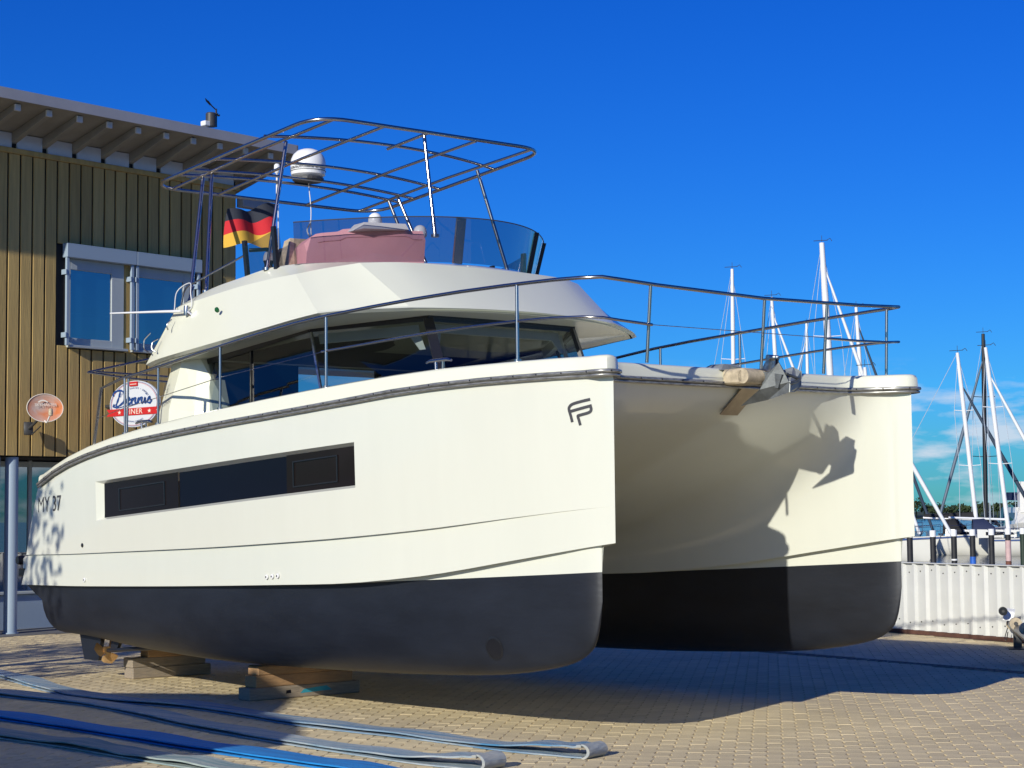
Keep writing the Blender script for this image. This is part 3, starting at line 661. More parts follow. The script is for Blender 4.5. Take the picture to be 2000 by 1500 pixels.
# worn lettering band on the dome: only its smudged strokes can be made out
R = random.Random(5); lt = MB(); ang = -2.65
BA = math.atan2(-1, 0)
def dome_pt(a, z, r=.2142): return (-7.46 + r * cos(a), r * sin(a), 5.80 + z)
a = -2.55
while a < .75:
    if R.random() < .86:
        wd = R.uniform(.03, .065); z0 = .078; z1 = .108
        for (a0, a1, b0, b1) in ((a, a + .016, z0, z1), (a, a + wd, R.choice([z0, (z0 + z1) / 2, z1 - .007]), 0), (a + wd - .014, a + wd, z0, z0 + R.choice([.015, .03]))):
            if b1 == 0: b1 = b0 + .007
            lt.add([dome_pt(a0, b0), dome_pt(a1, b0), dome_pt(a1, b1), dome_pt(a0, b1)], [(0, 1, 2, 3)])
        a += wd + .022
    else: a += .09
lt.build('lettering', 'logo', rdo)
al = MB(); al.tube([(-7.62, -.34, 5.40), (-7.62, -.34, 5.84)], .012, 8); alo = al.build('anchor_light_pole', 'white', boat)
MB().lathe([(.01, 0), (.028, .02), (.028, .05), (.036, .055), (.034, .11), (.02, .125)], (-7.62, -.34, 5.82), 12).build('lamp', 'white', alo, smooth=50)
# flybridge hand rail, whip aerial and its cables
MB().tube(rounded([(-7.36, -1.78, 4.06), (-7.31, -1.76, 4.31), (-6.10, -1.70, 4.545)], .10), .012, 8).build('hand_rail', 'steel', boat, smooth=60)
MB().tube([(-7.20, -1.80, 4.10), (-7.26, -1.66, 4.33)], .008, 6).build('hand_rail_stay', 'steel', boat)
wa = MB(); wa.tube([(-6.90, -2.02, 3.99), (-7.25, -2.03, 4.02), (-8.48, -2.08, 4.11)], [.017, .015, .009], 8); wao = wa.build('whip_aerial', 'white', boat, smooth=60)
wb = MB(); wb.lathe([(.03, -.05), (.035, 0), (.03, .06)], (-6.86, -1.98, 3.99), 10); wb.tube([(-6.86, -1.98, 3.99), (-6.78, -1.94, 3.93)], .025, 8); wb.build('ratchet_mount', 'steel_dull', wao, smooth=40)
cbs = MB(); cbs.tube(curve_pts([(-7.1, -2.0, 4.02), (-7.22, -1.9, 4.25), (-7.02, -1.85, 4.33), (-6.88, -1.92, 4.2), (-6.80, -1.95, 4.05), (-6.86, -1.97, 3.97)], 6), .006, 6); cbs.build('cable', 'cord', boat, smooth=60)
for pts in ([(-7.52, -2.07, 3.80), (-7.57, -2.13, 3.72), (-7.57, -2.13, 3.62), (-7.52, -2.09, 3.58)], [(-7.36, -2.06, 3.72), (-7.38, -2.13, 3.68), (-7.38, -2.13, 3.60), (-7.34, -2.1, 3.57)], [(-7.12, -2.02, 3.92), (-7.14, -2.08, 3.86), (-7.13, -2.06, 3.80)]):
    MB().tube(rounded(pts, .03, 3), .009, 6).build('cover_hook', 'steel_dull', boat, smooth=60)
nl = MB(); nl.lathe([(.030, 0), (.030, .02), (.018, .03)], (0, 0, 0), 10, axis='Y'); o = nl.build('navigation_light', 'green', boat, smooth=40, loc=(-6.07, -2.045, 3.93)); o.rotation_euler = (radians(-25), 0, radians(180))
# halyard with a knotted end
hl_ = MB(); hl_.tube(curve_pts([(-7.45, 0.0, 5.72), (-7.40, .0, 5.40), (-7.42, .01, 5.20), (-7.38, 0, 5.02), (-7.36, .03, 4.9)], 5), .007, 6); hl_.tube(curve_pts([(-7.42, .01, 5.25), (-7.45, -.02, 5.15), (-7.41, 0, 5.05), (-7.38, .05, 4.98)], 5), .009, 6); hl_.build('dangling_cord', 'cord', boat, smooth=60)
# --- guard rails
rl = empty('guard_rail', parent=boat)
def vrail(u): return vg(u) - .06
TS = PC((0, 3.655), (-.44, 3.66), (-.95, 3.66), (-3.48, 3.605), (-5.34, 3.46), (-6.2, 3.38), (-6.9, 3.315), (-7.55, 3.265), (-8.0, 3.19))
MS = PC((0, 3.33), (-.95, 3.345), (-3.5, 3.27))
for sg in (-1, 1):
    top = [(-8.0 + .0, sg * vrail(-8.0), 3.19)] + [(u, sg * vrail(u), TS(u)) for u in (-7.5, -7.0, -6.4, -5.8, -5.2, -4.6, -4, -3.4, -2.8, -2.2, -1.6, -1.1, -.8, -.55)]
    cor = [(-.30, sg * 1.985, 3.655), (-.12, sg * 1.90, 3.65), (-.10, sg * 1.72, 3.64)]
    if sg < 0: front = [(-.1, v, 3.60 + .035 * abs(v) / 1.9) for v in (-1.3, -.8, -.3, 0)]
    else: front = [(-.1, v, 3.60 + .035 * abs(v) / 1.9) for v in (1.3, .8, .3, 0)]
    MB().tube([(-8.18, sg * vrail(-8.1), zcap(-8.18))] + rounded([top[0], top[1]], .1) + top[2:] + cor + front, .0165, 10).build('top_rail', 'steel', rl, smooth=60)
    mid = [(u, sg * vrail(u), MS(u)) for u in (-3.55, -3.2, -2.6, -2, -1.5, -1.0, -.7, -.5)] + [(-.28, sg * 1.975, 3.33), (-.12, sg * 1.89, 3.315), (-.1, sg * 1.70, 3.30), (-.1, sg * 1.36, 3.285)]
    if sg > 0: mid = mid[:-1] + [(-.1, 1.3, 3.29), (-.1, .85, 3.29)]
    MB().tube(mid, .0125, 8).build('mid_rail', 'steel', rl, smooth=60)
    for u in ((-.95, -3.48, -5.34, -6.65, -7.43) if sg < 0 else (-2.6, -3.9, -5.34, -6.65, -7.43)):
        p = MB(); uu = u + (.02 if u < -7 else 0); p.tube([(uu, sg * vrail(u), zcap(u) - .01), (u, sg * vrail(u), TS(u))], .0145, 10); p.tube([(uu, sg * vrail(u), zcap(u) - .005), (uu, sg * vrail(u), zcap(u) + .02)], .032, 10); p.build('stanchion', 'steel', rl, smooth=60)
    MB().tube([(-3.5, sg * vrail(-3.5), 3.27), (-5.34, sg * vrail(-5.3), 3.14), (-7.57, sg * vrail(-7.5), 2.92), (-8.08, sg * vrail(-8.05), 2.85)], .004, 6).build('life_line', 'steel_dull', rl)
for v, h in ((-1.37, 3.62), (.85, 3.61)):
    MB().tube([(-.40, v, 2.99), (-.40 + .30, v, 3.27), (-.1, v, h)] if False else [(-.16, v, 2.97), (-.1, v, h)], .0145, 10).build('stanchion', 'steel', rl, smooth=60)
MB().tube([(-.16, .02, 2.98), (-.1, .02, 3.60)], .0145, 10).build('stanchion', 'steel', rl, smooth=60)
for sg in (-1, 1): MB().tube([(-.33, sg * 1.95, 3.0), (-.31, sg * 1.955, 3.645)], .0145, 10).build('stanchion', 'steel', rl, smooth=60) if sg > 0 else None
MB().tube([(-.1, -1.36, 3.285), (-.1, .85, 3.295)], .0035, 6).build('life_line', 'steel_dull', rl)
# stern frame
sf = MB()
for a_, b_ in (((-9.2, -2.01, 3.47), (-9.2, -1.16, 3.675)), ((-9.2, -2.01, 3.47), (-9.2, -1.47, 3.42)), ((-9.2, -1.47, 3.42), (-9.2, -.94, 3.395)), ((-9.2, -1.9, 3.48), (-9.2, -.94, 3.46)), ((-9.2, -1.47, 3.42), (-9.2, -1.50, 2.3)), ((-9.2, -.94, 3.40), (-9.2, -.9, 2.3)), ((-9.2, -1.16, 3.675), (-7.95, -1.2, 3.7))): sf.tube([a_, b_], .013, 8)
sf.build('stern_gantry', 'steel', boat, smooth=60)
# cleats
for u, sg in ((-1.92, -1), (-1.92, 1), (-7.05, -1), (-7.05, 1)):
    c = MB(); v = sg * (vg(u) - .10); z = zcap(u)
    c.tube([(u - .18, v, z + .075), (u - .12, v, z + .088), (u + .12, v, z + .088), (u + .18, v, z + .075)], [.012, .017, .017, .012], 8)
    for q in (-.05, .06): c.tube([(u + q * .9, v, z - .005), (u + q, v, z + .085)], .013, 8)
    c.build('mooring_cleat', 'steel', boat, smooth=60)
# bow roller, its cheek plates and the guard plate under it
br = MB(); br.hexa([(-.75, -.20, 2.98), (-.44, -.20, 2.98), (-.44, .12, 2.98), (-.75, .12, 2.98), (-.66, -.10, 3.045), (-.48, -.12, 3.04), (-.48, .06, 3.04), (-.66, .06, 3.045)]); br.build('windlass_cover', 'galvl', boat)
rb = MB(); rb.bbox(-.46, -.20, -.17, .07, 2.845, 2.985, .02); rb.lathe([(.065, -.17), (.065, .07)], (-.20, 0, 2.91), 18, axis='Y'); rb.build('bow_roller', 'tan', boat, smooth=40)
ck = MB()
for v in (.075, .115):
    ck.prism([(-.5, v, 2.86), (-.14, v, 2.83), (-.06, v, 2.92), (-.04, v, 3.09), (-.12, v, 3.10), (-.2, v, 2.99), (-.5, v, 2.97)], (0, .012, 0))
ck.tube([(-.08, .02, 3.075), (-.08, .15, 3.075)], .026, 12)
ck.build('roller_cheek', 'steel_dull', boat, smooth=40)
gp = MB(); 
def tun_z(u): return ztun(u)
gp.hexa([(-.445, .07, 2.835), (-.445, .29, 2.835), (-.66, .22, 2.605), (-.66, .0, 2.605), (-.435, .07, 2.83), (-.435, .29, 2.83), (-.648, .22, 2.595), (-.648, .0, 2.595)])
gp.build('guard_plate', 'plate', boat)
# hull marks
def decal(pts2, sg, w_, name, material, eps=.004):
    """ribbon strokes given in (u, z) laid on the topside"""
    mb = MB()
    for P in pts2:
        rb_ = ribbon2d(P, w_); mb.add([(x, sg * (vout(x, y) + eps), y) for x, y, _ in rb_.v], rb_.f)
    return mb.build(name, material, boat, recalc=False)
FPL = [[tuple(p)[:2] for p in curve_pts([(-.184, 2.644, 0), (-.26, 2.631, 0), (-.342, 2.612, 0), (-.372, 2.590, 0), (-.377, 2.565, 0), (-.362, 2.512, 0), (-.351, 2.464, 0)], 5)],
       [(-.363, 2.553), (-.268, 2.573), (-.172, 2.593)],
       [tuple(p)[:2] for p in curve_pts([(-.184, 2.588, 0), (-.178, 2.565, 0), (-.186, 2.545, 0), (-.215, 2.532, 0), (-.290, 2.516, 0), (-.298, 2.508, 0), (-.290, 2.480, 0), (-.278, 2.436, 0)], 5)]]
decal(FPL, -1, .024, 'bow_emblem', 'logo', .005)
decal([[(-x, y) if False else (x, y) for x, y in s] for s in FPL], 1, .024, 'bow_emblem', 'logo', .005)
def text_on_hull(body, u0, z0, size, sg, name):
    t = text_mesh(body, size, align='LEFT'); mb = MB()
    uoff = (lambda z: -.42 * (2.25 - z) / .97)
    mb.add([(u0 - 0 + x * (1 if sg < 0 else -1), sg * (vout(u0 + x, z0 + y) + .006), z0 + y + x * .03) for x, y, _ in t.v], t.f)
    return mb.build(name, 'logo', boat, recalc=False)
text_on_hull('MY 37', -9.62, 1.875, .26, -1, 'model_lettering')
# small emblem and word on the fin
for sg in (-1,):
    q = MB()
    def finp(u, z): 
        t = (3.50 - z) / .58; return (u, sg * (1.80 + .075 * t + .05 * ((u + 7.75) / .4) * .9 + .012), z)
    for P in ([(-7.48, 3.24), (-7.53, 3.23), (-7.555, 3.20), (-7.565, 3.09)], [(-7.55, 3.15), (-7.50, 3.17)], [(-7.555, 3.18), (-7.50, 3.20)]):
        r_ = ribbon2d(P, .012); q.add([finp(x, y) for x, y, _ in r_.v], r_.f)
    t = text_mesh('motoryacht', .062); q.add([finp(-7.50 + x, 3.02 + y + x * .10) for x, y, _ in t.v], t.f)
    q.build('fin_lettering', 'logo', boat, recalc=False)
# skin fittings
for u, z, m_ in ((-8.39, 1.415, 'blackp'), (-8.40, 1.02, 'white'), (-4.47, 1.13, 'white'), (-4.375, 1.137, 'white'), (-4.28, 1.144, 'white')):
    f = MB(); y = -(vout(u, z)); f.lathe([(.024, .004), (.024, -.008), (.012, -.012)], (u, y, z), 12, axis='Y'); f.build('skin_fitting', m_, boat, smooth=40)
    if m_ == 'white': MB().lathe([(.010, -.010), (.010, -.014)], (u, y, z), 8, axis='Y').build('outlet_hole', 'blackp', boat)
# bow thruster tunnel mouth
for sg in (-1, 1):
    u, z = -1.40, .57; h = hw(u); kz = zkeel(u); za = zaf(u); p = 2.7
    def side(u, z):
        kz, za, h = zkeel(u), zaf(u), hw(u); t = max(0, min(1, (za - z) / (za - kz))); return h * (1 - t ** p) ** (1 / p)
    th_ = MB(); n = 22; r1, r2 = .105, .085
    def cpt(a_, r_, d_): 
        uu, zz_ = u + r_ * cos(a_), z + r_ * sin(a_); return (uu, sg * (1.9 + side(uu, zz_) + d_), zz_)
    th_.loft([[cpt(2 * pi * k / n, r1, .002) for k in range(n)], [cpt(2 * pi * k / n, r2, .006) for k in range(n)]], close=True)
    th_.add([cpt(2 * pi * k / n, r2 * .99, .006) for k in range(n)], [tuple(range(n))])
    th_.build('thruster_tunnel', 'blackp', boat, recalc=False)
# stern gear: shaft bracket, propeller, rudder
for sg in (-1, 1):
    r_ = MB(); r_.hexa([(-9.55, sg * 1.9 - .03, .40), (-8.95, sg * 1.9 - .03, .40), (-9.05, sg * 1.9 - .02, .04), (-9.42, sg * 1.9 - .02, .04), (-9.55, sg * 1.9 + .03, .40), (-8.95, sg * 1.9 + .03, .40), (-9.05, sg * 1.9 + .02, .04), (-9.42, sg * 1.9 + .02, .04)]); r_.build('rudder', 'black', boat, smooth=40)
    s_ = MB(); s_.tube([(-7.4, sg * 1.9, .28), (-8.85, sg * 1.9, .17)], .025, 8); s_.hexa([(-8.7, sg * 1.9 - .02, .36), (-8.45, sg * 1.9 - .02, .36), (-8.6, sg * 1.9 - .02, .18), (-8.75, sg * 1.9 - .02, .18), (-8.7, sg * 1.9 + .02, .36), (-8.45, sg * 1.9 + .02, .36), (-8.6, sg * 1.9 + .02, .18), (-8.75, sg * 1.9 + .02, .18)]); s_.build('propeller_shaft', 'black', boat, smooth=40)
    pr = MB(); pr.lathe([(.05, 0), (.045, -.08), (.01, -.13)], (-8.84, sg * 1.9, .17), 14, axis='X')
    for k in range(3):
        a_ = 2 * pi * k / 3 + (.9 if sg < 0 else .2); bl_ = []
        for j in range(7):
            t = j / 6; rr_ = .045 + .125 * t; w_ = .055 + .05 * sin(pi * min(1, t * 1.1)) - .06 * t ** 4; tw = .9 - .4 * t
            bl_.append([(-8.87 + s__ * w_ * sin(tw), sg * 1.9 + rr_ * cos(a_) - s__ * w_ * cos(tw) * sin(a_), .17 + rr_ * sin(a_) + s__ * w_ * cos(tw) * cos(a_)) for s__ in (-1, -.3, .4, 1)])
        pr.loft(bl_)
    pr.build('propeller', 'bronze', boat, smooth=40)
# stern platform light bracket on the near quarter
sb = MB(); sb.lathe([(.05, -.05), (.06, 0), (.05, .05)], (-10.25, -2.36, 1.22), 12, axis='Y'); sb.bbox(-10.28, -10.0, -2.38, -2.30, 1.02, 1.12, .01); sb.build('stern_bracket', 'blackp', boat, smooth=40)
for y0, y1 in ((-2.36, -1.45), (1.45, 2.36)): MB().bbox(-10.22, -9.5, y0, y1, .93, 1.27, .03).build('bathing_platform', 'gel', boat, smooth=30)

# ------------------------------------------------------------------ anchor on the bow roller
an = empty('anchor', bw(0, 0, 2.7), BRZ, 'dark plough anchor hanging from the bow roller between the two hulls', 'anchor'); an.scale = (BK, BK, BK)
def la(u, v, z): return (u, v, z - 2.7)
T, K, A_, C_ = la(-.36, -.03, 2.665), la(.05, .14, 2.765), la(-.02, .10, 3.035), la(-.02, .37, 2.90)
K2 = la(.05, .15, 2.86)
f1 = MB(); 
def slab(mb, P, t):
    P = [Vector(p) for p in P]; n_ = (P[1] - P[0]).cross(P[-1] - P[0]).normalized() * t; mb.prism(P, n_)
slab(f1, [T, la(-.14, .08, 2.71), K, K2, la(.03, .13, 2.93), A_, la(-.10, .04, 2.94), la(-.16, .0, 2.80)], .012)
f1.build('fluke', 'galv', an)
f2 = MB(); slab(f2, [K, la(-.04, .30, 2.775), la(-.01, .36, 2.83), C_, la(.0, .36, 2.96), la(-.05, .30, 3.0), la(-.1, .20, 2.965), K2], .012)
f2.build('fluke', 'galvl', an)
sk = MB(); sk.hexa([la(-.45, -.06, 2.95), la(-.45, -.03, 2.95), la(-.02, .11, 2.80), la(-.02, .08, 2.80), la(-.45, -.06, 3.02), la(-.45, -.03, 3.02), la(.02, .12, 2.92), la(.02, .09, 2.92)]); sk.build('shank', 'galv', an)
cb_ = MB(); cb_.tube([la(.03, .13, 2.93), la(.02, .32, 2.89)], .014, 8); cb_.tube([la(.05, .15, 2.84), la(.03, .26, 2.86), la(.02, .32, 2.89)], .014, 8); cb_.build('crown_bar', 'galv', an, smooth=50)

# ------------------------------------------------------------------ flag
fl = empty('german_flag', bw(-7.45, -.42, 4.9), BRZ, 'black red and gold flag blowing behind the flybridge windscreen', 'flag'); fl.scale = (BK, BK, BK)
def flag_pt(s, t):
    # s: 0 hoist -> 1 fly, t: 0 top -> 1 bottom
    y = -.02 - s * .62 - .03 * sin(7 * s + 2 * t); x = .06 * sin(9 * s + 1.5 * t) * (.3 + s) - .10 * s
    z = .52 - t * .50 - .10 * s * (1 - t) - .03 * s + .025 * sin(8 * s + t * 3); return (x, y, z)
for i, mname in enumerate(('f_black', 'f_red', 'f_gold')):
    mb = MB(); mb.loft([[flag_pt(s / 24, (i + t / 6) / 3) for s in range(25)] for t in range(7)])
    mb.build('stripe', M[mname], fl, smooth=80)
MB().tube([(0, 0, -.75), (.0, -.01, .56)], .008, 6).build('halyard', 'cord', fl)

# ------------------------------------------------------------------ timbers under the near hull
def timber(u0, v0, L, wd, z0, h, mname, label, rz=0.0, group='timbers propping the near hull', paint=False):
    o = empty('timber_block', bg(u0, v0, z0), BRZ + rz, label, 'timber')
    b = MB(); b.bbox(-wd / 2, wd / 2, 0, L, 0, h, .008); o2 = b.build('beam', mname, o)
    o['group'] = group
    return o
TM = 0.118
t1 = timber(-4.05, -2.93, 1.25, .20, 0.0, TM, 'timber', 'grey bottom timber with blue paint mark in the stack nearer the bow')
mk = MB(); mk.add([(.1005, .40, .045), (.1005, .46, .048), (.1005, .455, .08), (.1005, .405, .076)], [(0, 1, 2, 3)]); mk.build('paint_mark', 'navy', t1, recalc=False)
mk = MB(); mk.add([(.1008, .56, .04), (.1008, .92, .05), (.1008, .86, .095), (.1008, .70, .085), (.1008, .60, .075)], [(0, 1, 2, 3, 4)]); mk.build('paint_mark', 'tealpaint', t1, recalc=False)
timber(-4.05, -2.86, 1.1, .20, TM, TM * .95, 'timber2', 'brown middle timber in the stack nearer the bow', .01)
timber(-4.05, -2.83, 1.0, .19, TM * 1.95, TM * .75, 'timber2', 'orange top timber in the stack nearer the bow', -.01)
timber(-6.98, -2.60, .95, .20, 0.0, TM, 'timber', 'grey bottom timber in the stack nearer the stern')
timber(-6.98, -2.61, .9, .20, TM, TM * .9, 'timber', 'weathered middle timber in the stack nearer the stern', .015)
timber(-6.95, -2.43, .75, .19, TM * 1.9, TM * .85, 'timber2', 'short pale brown top timber in the stack nearer the stern', -.02)

# ------------------------------------------------------------------ diner building (local X along the wall, Y into the building)
WA = radians(40.6); P0 = Vector((-7.501, 27.452, 0)); WDV = Vector((sin(WA), cos(WA), 0)); WRZ = atan2(WDV.y, WDV.x)
def wl(s, o, z): return P0 + WDV * s + Vector((WDV.y, -WDV.x, 0)) * o + Vector((0, 0, z))
M['plank'] = mat('larch_plank', (0.58, 0.40, 0.135), 0.8, col2=(0.42, 0.285, 0.10), vscale=2.2, stretch=(7, 7, .45), bump=0.25, bscale=9, island=0.17, detail=8)
M['eave'] = mat('eave_paint', (0.30, 0.285, 0.25), 0.7, var=0.15, vscale=2)
M['fascia'] = mat('fascia_grey', (0.36, 0.36, 0.38), 0.5, var=0.08, vscale=2)
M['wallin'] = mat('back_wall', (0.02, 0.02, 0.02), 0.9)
M['winframe'] = mat('window_frame_white', (0.42, 0.46, 0.46), 0.4)
M['winbox'] = mat('blind_box_grey', (0.30, 0.38, 0.46), 0.4)
M['mirror'] = glass('window_glass', (0.10, 0.13, 0.17), base=(0.01, 0.06, 0.14), fac=0.5, refl=0.30)
M['roomblind'] = mat('room_blind', (0.035, 0.10, 0.17), 0.8)
bd = empty('diner_building', P0, WRZ, 'two-storey diner with vertical wooden planks, overhanging rafters and a tall window', 'building')
LEFT = -6.0
# planks
edges = [-.16, .06, .28, .51, .73, .95, 1.17, 1.39, 1.62, 1.83, 2.05, 2.28, 2.48, 2.71, 2.93, 3.17, 3.38, 3.61, 3.84, 4.06, 4.36]
s = -.16 - .223
while s > LEFT: edges.insert(0, s); s -= .223
Z0, Z1 = 2.68, 7.27; G_ = .017
for a_, b_ in zip(edges, edges[1:]):
    a2, b2 = a_ + G_, b_ - G_
    spans = [(Z0, Z1)]
    if b_ > .84 and a_ < 3.5:
        if b_ <= .96 : spans = [(Z0, 4.40), (5.99, Z1)] if b_ > .9 else [(Z0, Z1)]
        else: spans = [(Z0, 4.36), (5.99, Z1)]
    for z0, z1 in spans: MB().bbox(a2, b2, 0, .03, z0, z1, .004).build('plank', 'plank', bd)
MB().bbox(2.015, 2.045 + .10, -.0, .03, 4.36, 5.99, .004).build('plank', 'plank', bd)
MB().box(LEFT, 4.36, .035, .12, Z0, 7.56).build('wall', 'wallin', bd)
# right-hand end wall
MB().box(4.32, 4.36, .125, 9, 0, 7.0).build('wall', 'plank', bd)
MB().bbox(LEFT, 4.40, -.03, .03, Z1 + .004, Z1 + .085, .006).build('top_rail', 'plank', bd)
# roof
RS = .25
def rz_(o): return 7.50 + RS * (o)
ro = MB(); x0, x1 = LEFT, 4.80; o1 = 1.02; o0 = -9
ro.hexa([(x0, -o0, rz_(o0) + .10), (x1, -o0, rz_(o0) + .10), (x1, -o1, rz_(o1) + .10), (x0, -o1, rz_(o1) + .10), (x0, -o0, rz_(o0) + .22), (x1, -o0, rz_(o0) + .22), (x1, -o1, rz_(o1) + .20), (x0, -o1, rz_(o1) + .20)])
ro.build('roof', 'eave', bd)
fs_ = MB(); fs_.hexa([(x0, -o1, rz_(o1) + .065), (x1 + .01, -o1, rz_(o1) + .065), (x1 + .01, -o1 - .03, rz_(o1) + .065), (x0, -o1 - .03, rz_(o1) + .065), (x0, -o1, rz_(o1) + .225), (x1 + .01, -o1, rz_(o1) + .225), (x1 + .01, -o1 - .03, rz_(o1) + .225), (x0, -o1 - .03, rz_(o1) + .225)]); fs_.build('fascia', 'fascia', bd)
vb = MB(); vb.hexa([(x1 - .02, 0, rz_(0) - .02), (x1 + .01, 0, rz_(0) - .02), (x1 + .01, -o1 - .03, rz_(o1) + .0), (x1 - .02, -o1 - .03, rz_(o1) + .0), (x1 - .02, 0, rz_(0) + .22), (x1 + .01, 0, rz_(0) + .22), (x1 + .01, -o1 - .03, rz_(o1) + .225), (x1 - .02, -o1 - .03, rz_(o1) + .225)])
vb.hexa([(x1 - .02, 9, rz_(-9) - .02), (x1 + .01, 9, rz_(-9) - .02), (x1 + .01, 0.003, rz_(0) - .02), (x1 - .02, .003, rz_(0) - .02), (x1 - .02, 9, rz_(-9) + .22), (x1 + .01, 9, rz_(-9) + .22), (x1 + .01, .003, rz_(0) + .22), (x1 - .02, .003, rz_(0) + .22)]); vb.build('verge_board', 'fascia', bd)
rs_ = [-.06 + .55 * k for k in range(-11, 9)]
for s_ in rs_:
    r_ = MB(); w_ = .045
    r_.hexa([(s_ - w_, .05, rz_(-.05) - .06), (s_ + w_, .05, rz_(-.05) - .06), (s_ + w_, -.86, rz_(.86) + .0), (s_ - w_, -.86, rz_(.86) + .0), (s_ - w_, .05, rz_(-.05) + .095), (s_ + w_, .05, rz_(-.05) + .095), (s_ + w_, -.86, rz_(.86) + .095), (s_ - w_, -.86, rz_(.86) + .095)])
    ra = r_.build('rafter', 'eave', bd)
    MB().bbox(s_ - w_ - .004, s_ + w_ + .004, -.90, -.862, rz_(.86) - .006, rz_(.86) + .092, .004).build('end_cap', 'whitepaint', ra)
bk_ = MB()
for a_, b_ in zip(rs_, rs_[1:]): MB().box(a_ + .05, b_ - .05, -.004, .03, Z1 + .09, 7.585).build('blocking_board', 'whitepaint', bd)
MB().bbox(4.40, 5.02, -.12, .05, 7.0, 7.16, .01).build('tie_plate', 'fascia', bd)
# upstairs window: two sashes, blind boxes and guide rails
for a_, b_ in ((.83, 2.165), (2.175, 3.51)): MB().bbox(a_, b_, -.13, .0, 5.77, 5.99, .006).build('blind_box', 'winbox', bd)
for s_ in (.86, 2.10, 2.20, 3.46):
    MB().bbox(s_ - .025, s_ + .025, -.11, -.065, 4.40, 5.768, .004).build('guide_rail', 'winbox', bd)
    MB().bbox(s_ - .05, s_ - .027, -.12, 0, 4.52, 4.60, .004).build('rail_bracket', 'winbox', bd); MB().bbox(s_ - .05, s_ - .027, -.12, 0, 5.50, 5.58, .004).build('rail_bracket', 'winbox', bd)
for a_, b_ in ((.93, 2.00), (2.16, 3.45)):
    wn = MB(); d0, d1 = -.012, .034
    wn.bbox(a_, a_ + .05, d0, d1, 4.42, 5.768, .005); wn.bbox(b_ - .24, b_, d0, d1, 4.42, 5.768, .005); wn.bbox(a_ + .05, b_ - .24, d0, d1, 5.60, 5.768, .005); wn.bbox(a_ + .05, b_ - .24, d0, d1, 4.42, 4.53, .005)
    wno = wn.build('window_frame', 'winframe', bd)
    MB().add([(a_ + .05, .012, 4.53), (b_ - .24, .012, 4.53), (b_ - .24, .012, 5.60), (a_ + .05, .012, 5.60)], [(0, 1, 2, 3)]).build('pane', 'mirror', wno, recalc=False)
    if a_ < 1: MB().box(a_ + .06, b_ - .25, .02, .03, 4.93, 5.58).build('roller_blind', 'roomblind', wno); MB().bbox(a_ + .06, b_ - .25, .014, .032, 4.905, 4.93, .003).build('blind_bar', 'winframe', wno)
    MB().bbox(a_ - .02, b_ + .03, -.09, .02, 4.375, 4.415, .005).build('sill', 'winframe', bd)
# ground floor: posts, dark glazing behind, low plinth
for s_ in (-4.6, -2.3, -.30, .02):
    c = MB(); c.lathe([(.10, 0), (.10, 2.66)], (s_ + .02, .13, 0), 24); c.lathe([(.125, 0), (.125, .03)], (s_ + .02, .13, 0), 24); c.build('post', 'winbox', bd, smooth=40)
gl_ = MB()
for k in range(-5, 4):
    f_ = MB(); a_ = -.1 + k * 1.15; f_.bbox(a_, a_ + .06, 1.15, 1.21, .02, 2.66, .006); f_.bbox(a_ + .06, a_ + 1.15, 1.15, 1.21, 2.55, 2.64, .006); f_.bbox(a_ + .06, a_ + 1.15, 1.15, 1.21, .55, .61, .006); fo = f_.build('window_frame', 'winframe', bd)
    MB().add([(a_ + .06, 1.18, .61), (a_ + 1.15, 1.18, .61), (a_ + 1.15, 1.18, 2.55), (a_ + .06, 1.18, 2.55)], [(0, 1, 2, 3)]).build('pane', 'mirror', fo, recalc=False)
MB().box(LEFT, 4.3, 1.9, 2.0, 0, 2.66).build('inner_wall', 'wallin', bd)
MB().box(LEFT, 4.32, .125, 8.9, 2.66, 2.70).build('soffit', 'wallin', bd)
MB().bbox(LEFT, 4.3, 1.02, 1.145, 0, .55, .01).build('plinth', 'winbox', bd); MB().bbox(LEFT, 4.3, .96, 1.16, .55, .60, .01).build('ledge', 'winframe', bd)
M['shade_slab'] = mat('shade_slab_grey', (0.16, 0.16, 0.16), 0.85, var=0.2, vscale=3)
MB().box(LEFT, 4.3, -.35, 1.02, -.02, .012).build('shade_slab', 'shade_slab', bd)  # shade at the building's foot, put in as a dark slab

# ------------------------------------------------------------------ round projecting sign
M['sg_white'] = mat('sign_white', (0.60, 0.63, 0.68), 0.4); M['sg_blue'] = mat('sign_blue', (0.012, 0.055, 0.22), 0.4); M['sg_red'] = mat('sign_red', (0.52, 0.02, 0.025), 0.4); M['sg_cream'] = mat('sign_cream', (0.75, 0.68, 0.58), 0.4)
SGP = wl(1.62, .78, 3.49)
sgn = empty('diner_sign', SGP, 0, 'round white and blue Dennis Diner sign with a red banner on the plank wall', 'sign')
NV = Vector((WDV.y, -WDV.x, 0)); sgn.rotation_euler = (radians(90), 0, atan2(NV.y, NV.x))
sgn.scale = (1.3, 1, 1)
